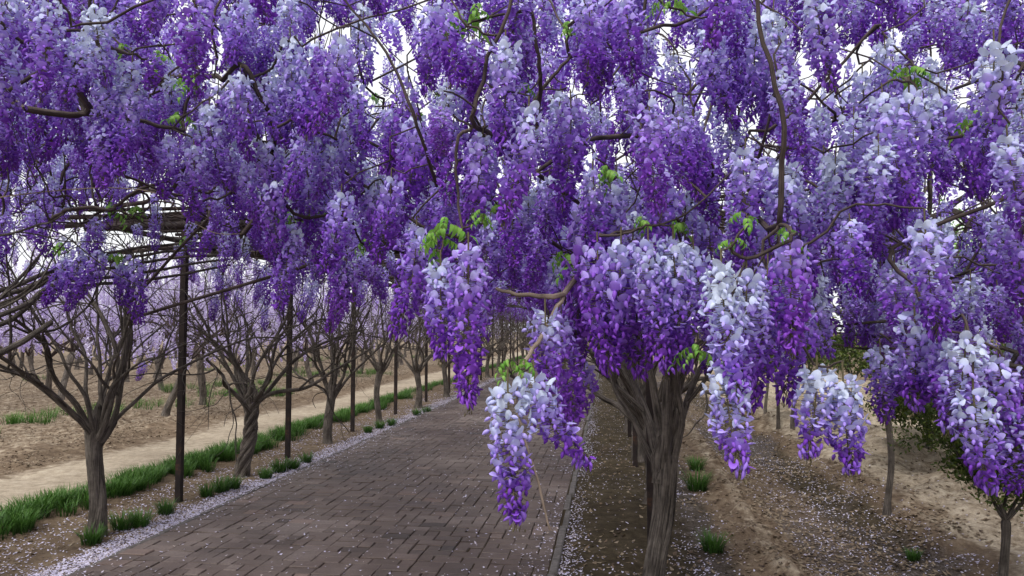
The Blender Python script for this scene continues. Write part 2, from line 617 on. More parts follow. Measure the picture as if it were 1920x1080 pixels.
kerb = tag(obj('kerb', None), kind='structure')
kmesh = []
for k in range(3):
    v, q = brick_geo(.055, .60, .12, .008)
    v[:, :2] += rng.normal(0, .002, (12, 2))
    mb = MB()
    mb.add(v, q)
    kmesh.append(mb.mesh('kerb_stone', M['stone'], False))
for x0, w0 in ((PX0 - .032, 0), (PX1 + .034, 1)):
    for k in range(66):
        obj('kerb_stone', kmesh[k % 3], kerb, (x0 + rng.normal(0, .006), 2.4 + k * .615, -.006 + rng.normal(0, .007)), rng.normal(0, .014))

# ------------------------------------------------------------------ wisteria flowers
GOLD = math.pi * (3 - math.sqrt(5))


def grid_faces(nu, nv):
    i = np.arange(nv - 1)[:, None] * nu + np.arange(nu - 1)[None]
    return np.stack([i, i + 1, i + nu + 1, i + nu], -1).reshape(-1, 4)


def banner(s, tilt, cup, lod, r):
    nu, nv = ((6, 5), (4, 3), (3, 2))[lod]
    u, v = np.meshgrid(np.linspace(-1, 1, nu), np.linspace(0, 1, nv))
    wid = np.sin(math.pi * (0.16 + 0.72 * v) ** 0.9) ** 0.55
    y = 0.60 * s * u * wid
    h = v * s * (1 - .12 * u * u)
    bend = tilt + cup * v                           # the blade curls as it rises
    x = h * np.sin(bend) - 0.30 * s * (u * u) * wid * (1 - .5 * v) + r.normal(0, .04 * s, u.shape)
    z = h * np.cos(bend)
    return np.stack([x, y, z], -1).reshape(-1, 3), grid_faces(nu, nv), (1 - v).ravel()


def pod(L, w, lod, open_=0.0):
    """wings and keel, or a closed bud, along +x"""
    sides, rings = ((6, 5), (4, 4), (3, 3))[lod]
    t = np.linspace(0, 1, rings)
    rad = w * np.sin(math.pi * (0.06 + 0.90 * t ** 0.8)) ** 0.8
    P = np.stack([L * t, 0 * t, -.22 * L * t * t], -1)
    V, Q, T, U = tube(P, rad, sides, True)
    V = V.copy()
    V[:, 1] *= 0.8 + open_
    return V, Q, T


def floret(tt, lod, r, size=1.0):
    """one pea flower of the place tt along the raceme; faces +x. returns list of (V,Q,T,colour)"""
    parts = []
    op = np.clip(1.30 - 1.15 * tt + r.normal(0, .13), 0, 1)
    s = size * 0.0190 * (0.68 + 0.32 * op) * r.uniform(.82, 1.15)
    rd = r.random()
    if op > .22:
        tilt = 1.25 - 1.0 * op + r.normal(0, .30)
        V, Q, g = banner(s, tilt, -.5 * op + .45, lod, r)
        C = np.zeros((len(V), 4))
        C[:, 0], C[:, 2] = tt + .16 * g ** 1.5, rd                 # the claw of the petal is deeper violet
        parts.append((V, Q, None, C))
        if lod < 2 or r.random() < .5:
            V, Q, T = pod(s * .85, s * .24, max(lod, 0), .35)
            a = -.55 - .5 * tt
            V = np.stack([V[:, 0] * math.cos(a) - V[:, 2] * math.sin(a), V[:, 1], V[:, 0] * math.sin(a) + V[:, 2] * math.cos(a)], -1)
            parts.append((V, Q, T, (tt, 0.95, rd, 1)))
    else:
        V, Q, T = pod(s * 1.3, s * .30, lod)
        a = -1.0 - .25 * tt
        V = np.stack([V[:, 0] * math.cos(a) - V[:, 2] * math.sin(a), V[:, 1], V[:, 0] * math.sin(a) + V[:, 2] * math.cos(a)], -1)
        parts.append((V, Q, T, (tt, 0.45, rd, 1)))
    return parts


def place(V, az, pitch, roll, org):
    """rotate a floret about its own axes and set it on the raceme"""
    c, s = math.cos(roll), math.sin(roll)
    V = np.stack([V[:, 0], V[:, 1] * c - V[:, 2] * s, V[:, 1] * s + V[:, 2] * c], -1)
    c, s = math.cos(pitch), math.sin(pitch)
    V = np.stack([V[:, 0] * c - V[:, 2] * s, V[:, 1], V[:, 0] * s + V[:, 2] * c], -1)
    c, s = math.cos(az), math.sin(az)
    return np.stack([V[:, 0] * c - V[:, 1] * s, V[:, 0] * s + V[:, 1] * c, V[:, 2]], -1) + org


def raceme_layout(L, r, dens=1.0, wid=1.0):
    n = int(L * 520 * dens)
    b1, b2 = r.normal(0, .035, 2)
    out = []
    for k in range(n):
        t = (k + .5) / n
        t = t ** .76
        rad = wid * .056 * min(1, .5 + 3.5 * t) * (1 - .68 * t ** 3.2) * r.uniform(.50, 1.22)
        az = k * GOLD + r.normal(0, .2)
        ax = np.array((b1 * t * t, b2 * t * t, -L * (0.02 + .96 * t)))
        pe = ax + np.array((math.cos(az) * rad * .72, math.sin(az) * rad * .72, .012 - .02 * t))
        out.append((t, az + r.normal(0, .3), r.normal(.08 - .35 * t, .36), r.normal(0, .42), pe, ax))
    return out, (b1, b2)


def raceme_mesh(seed, L=.28, lod=0, dens=1.0, wid=1.0, tip=True, material='petal'):
    r = np.random.default_rng(seed)
    mb = MB()
    lay, (b1, b2) = raceme_layout(L, r, dens, wid)
    tt = np.linspace(0, 1, 9)
    P = np.stack([b1 * tt ** 2, b2 * tt ** 2, .04 - (L + .055) * tt], -1)
    V, Q, T, U = tube(P, np.linspace(.0022, .0008, 9), 4)
    mb.add(V, Q, T, m=1)
    big = (1, 1.1, 1.85)[lod]
    for t, az, pi, ro, pe, ax in lay:
        for V, Q, T, c in floret(t, lod, r, big):
            mb.add(place(V, az, pi, ro, pe), Q, T, C=c)
        if lod == 0:
            V, Q, T, U = tube(np.stack([ax + (0, 0, .008), pe]), .0007, 3, False)
            mb.add(V, Q, None, m=1)
    if tip and lod < 2:                                # tiny unopened tip buds
        for k in range(7):
            o_ = P[-1] + np.array((r.normal(0, .004), r.normal(0, .004), .002 * k + .002))
            V, Q, T = pod(.007, .0016, 2)
            mb.add(place(V, r.uniform(0, 6.28), -1.1, 0, o_), Q, T, m=1)
    if lod == 2:
        q0, t0 = len(mb.Q[0]), len(mb.T[0])
        RAW2.append((np.concatenate(mb.V), np.concatenate(mb.Q)[q0:], np.concatenate(mb.T)[t0:], np.concatenate(mb.C), L))
    return mb.mesh('raceme', [M[material], M['stalk']])


RAW2 = []
RL = {0: [], 1: [], 2: []}
for k in range(10):
    RL[0].append((raceme_mesh(100 + k, .20 + .012 * k, 0, 1.0, .90 + .03 * k), .20 + .012 * k))
for k in range(8):
    RL[1].append((raceme_mesh(200 + k, .20 + .014 * k, 1, .72, .95 + .03 * k), .20 + .014 * k))
for k in range(5):
    RL[2].append((raceme_mesh(300 + k, .21 + .02 * k, 2, .30, 1.0), .21 + .02 * k))

# floret meshes for the nearest racemes, whose single flowers can be told apart
FLOR = []
for b in range(10):
    row = []
    for k in range(3):
        r = np.random.default_rng(900 + b * 5 + k)
        mb = MB()
        for V, Q, T, c in floret((b + .5) / 10, 0, r):
            mb.add(V, Q, T, C=c)
        row.append(mb.mesh('floret', [M['petal']]))
    FLOR.append(row)


def tone_color(shift, magenta):
    return (0.5 + shift, magenta, 0, 1)


def hang_raceme(parent, org, top, L, lod, shift=0.0, mag=0.3, wscale=1.0, r=rng):
    pool = RL[lod]
    me, l0 = pool[int(r.integers(len(pool)))]
    s = L / l0
    o = obj('raceme', me, parent, np.asarray(top) - org, r.uniform(0, 6.28), (s ** .55 * wscale, s ** .55 * wscale, s))
    o.rotation_euler = (r.normal(0, .05), r.normal(0, .05), r.uniform(0, 6.28))
    o.color = tone_color(shift, mag)
    return o


def hang_detailed(parent, org, top, L, shift=0.0, mag=.3, wid=1.0, seed=1):
    """a raceme whose flowers are objects of their own"""
    r = np.random.default_rng(seed)
    lay, (b1, b2) = raceme_layout(L, r, 1.1, wid)
    tt = np.linspace(0, 1, 12)
    P = np.stack([b1 * tt ** 2, b2 * tt ** 2, .04 - (L + .06) * tt], -1)
    mb = MB()
    mb.add(*tube(P, np.linspace(.0024, .0009, 12), 5)[:3])
    for t, az, pi, ro, pe, ax in lay:
        V, Q, T, U = tube(np.stack([ax + (0, 0, .008), pe]), .0008, 3, False)
        mb.add(V, Q)
    for k in range(12):
        o_ = P[-1] + np.array((r.normal(0, .005), r.normal(0, .005), .002 * k - .004))
        V, Q, T = pod(.009, .0019, 1)
        mb.add(place(V, r.uniform(0, 6.28), -1.0, 0, o_), Q, T)
    root = obj('raceme', mb.mesh('raceme', [M['stalk']]), parent, np.asarray(top) - org, r.uniform(0, 6.28))
    for t, az, pi, ro, pe, ax in lay:
        me = FLOR[min(9, int(t * 10))][int(r.integers(3))]
        o = obj('floret', me, root, pe)
        R = Matrix.Rotation(az, 3, 'Z') @ Matrix.Rotation(-pi, 3, 'Y') @ Matrix.Rotation(ro, 3, 'X')
        o.rotation_euler = R.to_euler()
        o.color = tone_color(shift, mag)
    return root


# ------------------------------------------------------------------ young leaves
def leaflet(L, w, bend, lod=0):
    nu, nv = 3, 5 if lod == 0 else 3
    u, v = np.meshgrid(np.linspace(-1, 1, nu), np.linspace(0, 1, nv))
    wd = w * np.sin(math.pi * np.clip(v, .03, .97) ** .75) * (1 - .15 * v)
    x = v * L * np.cos(bend * v)
    z = -v * L * np.sin(bend * v) + .22 * np.abs(u) * wd
    return np.stack([x, u * wd, z], -1).reshape(-1, 3), grid_faces(nu, nv)


def sprig_mesh(seed, nleaf=3, L=.10):
    """a tuft of drooping compound leaves on a short green shoot"""
    r = np.random.default_rng(seed)
    mb = MB()
    st = np.array([(0, 0, 0), (.004, .002, .02), (.006, .0, .045)])
    mb.add(*tube(st, (.0022, .0018, .0012), 5)[:3], m=1)
    for q in range(nleaf):
        az = q * 2.2 + r.uniform(-.5, .5)
        l = L * r.uniform(.6, 1.1)
        n = 7
        t = np.linspace(0, 1, n)
        rise, drop = r.uniform(.2, .8), r.uniform(.7, 1.5)
        P0 = np.stack([l * t * .85, 0 * t, .02 + .012 * q + l * (rise * t - drop * t * t)], -1)
        c, s = math.cos(az), math.sin(az)
        P = np.stack([P0[:, 0] * c, P0[:, 0] * s, P0[:, 2]], -1)
        mb.add(*tube(P, np.linspace(.0013, .0006, n), 3)[:3], m=1)
        for k in range(2, n):
            for sd_ in ((-1, 1) if k < n - 1 else (0,)):
                ll = l * r.uniform(.38, .52) * (1.0 if sd_ else 1.15)
                V, Q = leaflet(ll, ll * .22, r.uniform(.6, 1.5))
                V = place(V, az + sd_ * r.uniform(.7, 1.1), r.uniform(-.7, .1), sd_ * .4, P[k])
                mb.add(V, Q, C=(r.uniform(.0, .6), 0, r.random(), 1))
    return mb.mesh('leaf_sprig', [M['leaf'], M['stalk']])


SPRIG = [sprig_mesh(500 + k, 3 + k % 3, .065 + .008 * k) for k in range(6)]


def sprig(parent, org, p, sc=1.0, shift=0.0, r=rng):
    o = obj('leaf_sprig', SPRIG[int(r.integers(6))], parent, np.asarray(p) - org, r.uniform(0, 6.28), sc)
    o.color = (0.5 + shift, 0, 0, 1)
    return o


# ------------------------------------------------------------------ trunks, limbs, twigs
def trunk_mesh(H, R0, R1, twist=.8, lobes=5, amp=.12, bend=(0, 0), flare=.5, seed=0, sides=44, rings=56):
    r = np.random.default_rng(seed)
    z = np.linspace(-.06, H, rings)
    th = np.linspace(0, 2 * math.pi, sides, endpoint=False)
    t = np.clip(z / H, 0, 1)
    R = R0 + (R1 - R0) * t
    R = R * (1 + flare * np.exp(-np.clip(z, 0, 9) / .10)) * (1 + .22 * sstep(.6, .85, t)) * (1 - .65 * sstep(.86, 1, t))
    Z, TH = np.meshgrid(z, th, indexing='ij')
    ph = TH - twist * Z * (1 + .25 * np.sin(Z * 3 + seed))
    lobe = np.abs(np.cos(lobes / 2 * ph + .7 * np.sin(Z * 2.3 + seed))) ** .8
    fine = np.abs(np.sin(9 * ph + 3 * np.sin(2.1 * Z + 1)))
    nz = noise2(ph * 5 / 1.0 + seed * 7, Z * 5) - .5
    RR = R[:, None] * (1 - amp + amp * 1.3 * lobe + .09 * (fine ** .6 - .5) + .24 * nz)
    cx = bend[0] * t ** 1.3 + .028 * np.sin(z * 5 + seed)
    cy = bend[1] * t ** 1.3 + .02 * np.cos(z * 3.4 + seed)
    V = np.stack([cx[:, None] + RR * np.cos(TH), cy[:, None] + RR * np.sin(TH), Z], -1).reshape(-1, 3)
    i = np.arange(rings - 1)[:, None] * sides
    j = np.arange(sides)[None]
    k = (j + 1) % sides
    Q = np.stack([i + j, i + k, i + sides + k, i + sides + j], -1).reshape(-1, 4)
    U = np.stack([ph / (2 * math.pi) * 2.0, Z], -1).reshape(-1, 2)
    mb = MB()
    top = np.array([[cx[-1], cy[-1], H + .02]])
    T = np.stack([(rings - 1) * sides + j[0], (rings - 1) * sides + k[0], np.full(sides, rings * sides)], -1)
    mb.add(np.concatenate([V, top]), Q, T, U=np.concatenate([U, [[0, H]]]))
    return mb.mesh('trunk', M['bark']), np.array((cx[-1], cy[-1], H))


def limb(start, d, L, r0, r, z_flat=2.5, gen=0, maxgen=2, out=None, nsub=3, wig=.16, up=.05):
    """grows one limb with its forks; returns list of (points, radii)"""
    if out is None:
        out = []
    n = 9 if gen == 0 else 7
    P = [np.array(start, float)]
    d = unit(d)
    step = L / (n - 1)
    for k in range(n - 1):
        d = d + r.normal(0, wig, 3) + np.array((0, 0, up))
        if P[-1][2] > z_flat:
            d[2] = d[2] * .35
        d = unit(d)
        P.append(P[-1] + d * step)
    P = smooth_path(P, n * 2)
    rad = r0 * (1 - .62 * np.linspace(0, 1, len(P)) ** .8)
    out.append((P, rad, gen))
    if gen < maxgen:
        for q in range(nsub):
            k = int(len(P) * (.28 + .68 * (q + r.random()) / nsub))
            k = min(k, len(P) - 2)
            t = unit(P[k + 1] - P[k])
            a = unit(np.cross(t, r.normal(0, 1, 3)))
            dd = unit(t + a * r.uniform(.45, .95))
            limb(P[k], dd, L * r.uniform(.45, .75), rad[k] * r.uniform(.55, .78), r, z_flat, gen + 1, maxgen, out, nsub, wig * 1.15, up)
    return out


def network(nodes, seeds):
    """join every node to the nearest already-joined one: gives twigs that all lead back to a limb"""
    nodes, seeds = np.asarray(nodes, float), np.asarray(seeds, float)
    n = len(nodes)
    if n == 0:
        return [], np.zeros(0)
    allp = np.concatenate([seeds, nodes])
    m = len(seeds)
    D = np.linalg.norm(nodes[:, None] - seeds[None], axis=2)
    best, par = D.min(1), D.argmin(1)
    plen = np.zeros(m + n)
    cost = best.copy()
    done = np.zeros(n, bool)
    order, parent = [], np.zeros(n, int)
    for _ in range(n):
        c = np.where(done, 1e9, cost)
        i = int(c.argmin())
        done[i] = True
        parent[i] = par[i]
        order.append(i)
        plen[m + i] = plen[par[i]] + best[i]
        d = np.linalg.norm(nodes - nodes[i], axis=1)
        nc = d + .22 * plen[m + i]
        imp = (nc < cost) & ~done
        cost[imp] = nc[imp]
        best[imp] = d[imp]
        par[imp] = m + i
    cnt = np.ones(n)
    kids = {}
    for i in reversed(order):
        if parent[i] >= m:
            cnt[parent[i] - m] += cnt[i]
        kids.setdefault(int(parent[i]), []).append(i)
    chains = []
    for i in order:                                    # start a chain at a limb or at every side shoot
        p = int(parent[i])
        if p >= m and max(kids[p], key=lambda k: cnt[k]) == i:
            continue
        pts, rad, k = [allp[p], nodes[i]], [cnt[i] * 1.2, cnt[i]], i
        while (m + k) in kids:
            k = max(kids[m + k], key=lambda q: cnt[q])
            pts.append(nodes[k])
            rad.append(cnt[k])
        chains.append((np.array(pts), np.array(rad)))
    return chains, cnt


def twigs_mesh(chains, org, r, rs=1.0, curl=.07):
    mb = MB()
    for pts, cn in chains:
        n = max(4, 4 * (len(pts) - 1) + 1)
        P = smooth_path(pts, n)
        L = np.linalg.norm(np.diff(pts, axis=0), axis=1).mean()
        P[1:-1] += r.normal(0, .035 * min(L, .3), (n - 2, 3))
        t = np.linspace(0, 1, n)
        P = P + np.sin(math.pi * t)[:, None] * r.normal(0, 1, 3) * curl * min(L, .3)
        rad = np.interp(np.linspace(0, len(pts) - 1, n), np.arange(len(pts)), rs * .0024 * np.minimum(cn, 60) ** .36)
        V, Q, T, U = tube(P - org, rad, 5)
        mb.add(V, Q, T, U=U)
    return mb.mesh('twigs', M['twig'])


class Tree:
    """a wisteria: trunk, limbs, twigs and everything that hangs from it"""

    def __init__(s, name, label, loc, group=None, H=1.0, R0=.060, R1=.055, nl=7, spread=.75, ll=1.5, lr=.036, seed=1, dirs=None, z_flat=2.45, nsub=3, maxgen=2, wig=.16, up=.05, tops=None, has_trunk=True, **tk):
        s.org = np.array((loc[0], loc[1], float(gz(loc[0], loc[1]))))
        s.o = thing(name, label, 'tree', s.org, group)
        s.r = np.random.default_rng(seed)
        me, top = trunk_mesh(H, R0, R1, seed=seed, **tk)
        obj('trunk', me, s.o)
        s.fork = s.org + top
        s.seeds, s.nodes, s.nr, s.over = [], [], 0, MB()
        s.limbs(nl, spread, ll, lr, dirs, z_flat, nsub, maxgen, R1, wig, up)

    def limbs(s, nl, spread, ll, lr, dirs, z_flat, nsub, maxgen, R1, wig, up):
        for k in range(nl):
            if dirs:
                d, L, r0 = dirs[k]
                d = np.array(d, float)
            else:
                az = k * 2 * math.pi / nl + s.r.uniform(-.35, .35)
                sp = spread * s.r.uniform(.55, 1.25)
                d, L, r0 = np.array((math.cos(az) * sp, math.sin(az) * sp, 1)), ll * s.r.uniform(.8, 1.2), lr * s.r.uniform(.75, 1.2)
            h = unit(np.array((d[0], d[1], 0.0)))
            st = s.fork + h * R1 * .50 + np.array((0, 0, -.20 - .12 * s.r.random()))
            segs = limb(st, d, L, r0, s.r, z_flat, 0, maxgen, None, nsub, wig, up)
            mb = MB()
            for P, R, g in segs:
                V, Q, T, U = tube(P - s.org, R, (9, 6, 5)[g])
                mb.add(V, Q, T, U=U)
                s.seeds += list(P[len(P) // 3 if g == 0 else 1::2])
            obj('limb', mb.mesh('limb', M['bark']), s.o)

    def shoot(s, pts, r0, r1, material='twig', n=22, name='branch'):
        P = smooth_path(pts, n)
        r0, r1 = (r0 * .72, r1 * .72) if P[:, 1].min() < 3.4 else (r0, r1)
        P = P + s.r.normal(0, r0 * .28, P.shape)
        V, Q, T, U = tube(P - s.org, np.linspace(r0, r1, n), 7)
        mb = MB()
        mb.add(V, Q, T, U=U)
        obj(name, mb.mesh(name, M[material]), s.o)
        s.seeds += list(P[2:])

    def node(s, p):
        s.nodes.append(np.asarray(p, float))

    def raceme(s, top, L, lod, shift, mag, wscale=1.0):
        if s.nr >= 298:
            if s.over is None or np.asarray(top)[1] < 3.7:
                return False
            V, Q, T, C, l0 = RAW2[int(s.r.integers(len(RAW2)))]
            a, k = s.r.uniform(0, 6.28), L / l0
            V = np.stack([V[:, 0] * math.cos(a) - V[:, 1] * math.sin(a), V[:, 0] * math.sin(a) + V[:, 1] * math.cos(a), V[:, 2] * k], -1)
            C = C.copy()
            C[:, 0] = C[:, 0] + shift
            s.over.add(V + np.asarray(top) - s.org, Q, T, C=C)
            s.node(np.asarray(top) + (0, 0, .04))
            return True
        s.nr += 1
        hang_raceme(s.o, s.org, top, L, lod, shift, mag, wscale, s.r)
        s.node(np.asarray(top) + (s.r.normal(0, .012), s.r.normal(0, .012), .04))
        return True

    def finish(s, rs=1.0):
        if s.over.n:
            o = tag(obj('raceme_mass', s.over.mesh('raceme_mass', M['petal']), s.o), kind='stuff')
            o.color = (.5, .15, 0, 1)
        if s.nodes:
            e, c = network(s.nodes, s.seeds)
            tag(obj('twigs', twigs_mesh(e, s.org, s.r, rs), s.o), kind='stuff')


# ---- the near trees
ROWX, ROWR = -4.15, 0.34
GPL = 'wisteria trees along the grass strip'
GPR = 'wisteria trees along the open side of the brick path'
tR1 = Tree('wisteria_tree', 'stout fluted wisteria trunk at the path corner carrying the big purple canopy', (.30, 4.95), None,
           H=1.0, R0=.066, R1=.066, nl=9, seed=11, twist=.35, lobes=6, amp=.16, bend=(.05, 0), flare=.15, nsub=3, z_flat=2.6,
           dirs=[((-.75, .1, 1.0), 1.5, .020), ((-.35, -.25, 1.3), 1.5, .032), ((.55, -.1, 1.15), 1.6, .044), ((.15, .2, 1.4), 1.6, .034),
                 ((.1, -.45, 1.5), 1.7, .034), ((-.25, .3, 1.4), 1.6, .036), ((.45, .5, 1.2), 1.5, .032), ((-.1, -.7, 1.2), 1.8, .03), ((-.12, 0., 1.6), 1.4, .04)])
tL0 = Tree('wisteria_tree', 'wisteria whose thick limbs reach over the grass strip before the first iron post', (ROWX, 3.2), None, seed=21, twist=2.0, lobes=4, amp=.15, nl=8, ll=1.7, lr=.04)
tL1 = Tree('wisteria_tree', 'stout smooth grey wisteria trunk between the grass strip and the first iron post', (-4.15, 5.67), None,
           H=1.05, R0=.060, R1=.056, seed=32, twist=1.5, lobes=3, amp=.10, flare=.35, bend=(.03, 0), nl=14, ll=1.55, lr=.024, spread=.62, wig=.2, nsub=4, up=.02)
tL2 = Tree('wisteria_tree', 'wisteria with a rope-twisted trunk between the first and second iron posts', (-4.14, 8.15), None,
           H=1.05, R0=.074, R1=.070, seed=43, twist=6.5, lobes=5, amp=.34, flare=.15, bend=(.12, 0), nl=14, ll=1.6, lr=.024, spread=.6, wig=.2, nsub=4, up=.02)
tL3 = Tree('wisteria_tree', 'wisteria with a plain straight trunk and low fork beside the second iron post', (-4.06, 10.6), None,
           H=.95, R0=.060, R1=.058, seed=54, twist=.4, lobes=4, amp=.08, flare=.1, nl=10, ll=1.45, lr=.026, spread=.65, nsub=4)
tL4 = Tree('wisteria_tree', 'wisteria with a slender wavy trunk beside the third iron post', (-4.12, 13.15), None,
           H=1.15, R0=.052, R1=.05, seed=65, twist=3.0, lobes=3, amp=.2, flare=.1, nl=9, ll=1.45, lr=.024, spread=.65, nsub=4)
tR2 = Tree('wisteria_tree', 'wisteria standing right behind the stout fluted trunk', (ROWR + .05, 7.4), None, seed=76, twist=1.2, nl=7, ll=1.5, lr=.036)
tX1 = Tree('wisteria_tree', 'tall dark wisteria trunk rooted on the sandy bank beyond the furrow', (2.45, 7.04), None, H=1.75, R0=.024, R1=.028, seed=87, twist=1.0, nl=7, ll=1.5, lr=.036, spread=.9, z_flat=3.0)
tX0 = Tree('wisteria_tree', 'wisteria beside the sandy bank with grey limbs reaching level over the furrow', (3.6, 3.2), None, H=1.1, R0=.085, R1=.08, seed=98, twist=1.0, nl=8, ll=1.7, lr=.036, spread=.9)
NEAR = [tR1, tL0, tL1, tL2, tL3, tL4, tR2, tX1, tX0]

# ---- branches that stand out in the photograph
A = at
tR1.shoot([tR1.fork + (.05, -.2, .9), A(1250, 300, 3.2), A(1120, 260, 2.6), A(1000, 330, 2.2)], .02, .008)
tR1.shoot([tR1.fork + (-.1, -.3, .8), A(1150, 470, 3.0), A(1063, 545, 2.0), A(1000, 552, 1.95), A(930, 543, 1.95)], .016, .006, 'pale_twig')
tR1.shoot([A(1063, 545, 2.0), A(1020, 620, 1.8), A(975, 700, 1.56), A(968, 760, 1.53)], .009, .005, 'pale_twig')
tR1.shoot([A(968, 765, 1.53), A(985, 830, 1.5), A(1008, 900, 1.5), A(1031, 992, 1.5)], .0042, .003, 'pale_twig')
tR1.shoot([tR1.fork + (.2, -.3, .9), A(1330, 330, 3.0), A(1440, 430, 1.9), A(1466, 320, 1.75), A(1462, 200, 1.7), A(1425, 60, 1.7), A(1418, -60, 1.7)], .012, .006)
tR1.shoot([A(1090, 410, 2.5), A(1130, 440, 2.1), A(1210, 425, 2.0), A(1280, 405, 2.0), A(1385, 310, 2.2)], .006, .003)
tR1.shoot([tR1.fork + (0, -.5, 1.1), A(1010, 330, 2.6), A(930, 260, 2.0), A(885, 230, 1.8), A(905, 150, 1.8), A(960, 0, 1.8), A(985, -90, 1.8)], .013, .005)
tR1.shoot([A(885, 240, 1.8), A(858, 260, 1.8), A(856, 330, 1.8), A(868, 470, 1.75)], .007, .004)
tR1.shoot([A(1008, 250, 2.2), A(1012, 140, 2.0), A(1000, 40, 1.95), A(998, -80, 1.95)], .009, .006)
tR1.shoot([A(1000, 190, 2.2), A(1040, 140, 2.2), A(1085, 105, 2.25), A(1140, 150, 2.4), A(1200, 60, 2.6)], .008, .005)
tR1.shoot([A(820, 350, 2.3), A(780, 230, 2.1), A(730, 110, 2.1), A(680, 40, 2.1), A(630, -20, 2.1)], .008, .004)
tR1.shoot([tR1.fork + (-.3, -.4, 1.), A(900, 380, 3.0), A(820, 350, 2.6), A(700, 270, 2.8), A(620, 220, 3.2)], .016, .006)
tL1.shoot([tL1.fork + (.5, -.4, .8), A(480, 300, 4.6), A(400, 220, 3.6), A(330, 175, 3.1), A(270, 140, 2.9)], .016, .009)
tL1.shoot([tL1.fork + (.6, -.5, .7), A(640, 470, 4.6), A(560, 390, 4.0), A(520, 300, 3.6), A(500, 160, 3.6)], .013, .006)
tL1.shoot([A(330, 178, 3.1), A(200, 90, 3.0), A(195, 0, 3.0), A(200, -60, 3.0)], .014, .01)
tL1.shoot([A(200, 90, 3.0), A(150, 50, 3.0), A(95, 0, 3.0), A(60, -40, 3.0)], .012, .006)
tL0.shoot([A(-60, 380, 2.9), A(60, 362, 2.9), A(200, 352, 3.0), A(300, 365, 3.0), A(345, 405, 3.0), A(400, 436, 3.0), A(455, 439, 3.0)], .004, .0022, 'pale_twig')
for dy, yy in ((0, 4.7), (16, 4.9), (-14, 4.8), (34, 4.6), (50, 4.75)):
    tL0.shoot([tL0.fork + (.15, .2, .1), A(-260, 640 + dy, 4.2), A(0, 560 + dy, yy), A(110, 510 + dy * .6, 5.2), A(260, 478 + dy, 5.8), A(430, 462 + dy * .7, 6.2)], .024, .010, 'bark')
for p in ([(2150, 585), (1920, 594), (1740, 600), (1560, 612), (1500, 640)], [(2100, 640), (1960, 628), (1800, 632), (1640, 632), (1530, 618)],
          [(2000, 700), (1900, 660), (1780, 645), (1650, 655), (1530, 640)], [(2120, 560), (1960, 600), (1830, 615), (1735, 640), (1700, 700)],
          [(2080, 420), (1900, 450), (1840, 495), (1760, 530), (1690, 560)], [(2050, 250), (1920, 120), (1840, 150), (1720, 195), (1640, 260)]):
    tX0.shoot([tX0.fork + (-.05, .05, .3)] + [A(x, y, 2.7 + .25 * k) for k, (x, y) in enumerate(p)], .015, .006, 'bark')
for p in ([(1650, 480), (1760, 400), (1860, 340), (1960, 300)], [(1655, 470), (1640, 330), (1580, 200), (1530, 60)], [(1660, 470), (1700, 300), (1760, 150), (1830, 20)],
          [(1760, 400), (1850, 440), (1920, 400)], [(1650, 430), (1560, 330), (1460, 260)]):
    tX1.shoot([tX1.fork] + [A(x, y, 6.3 - .2 * k) for k, (x, y) in enumerate(p)], .034, .012, 'bark')

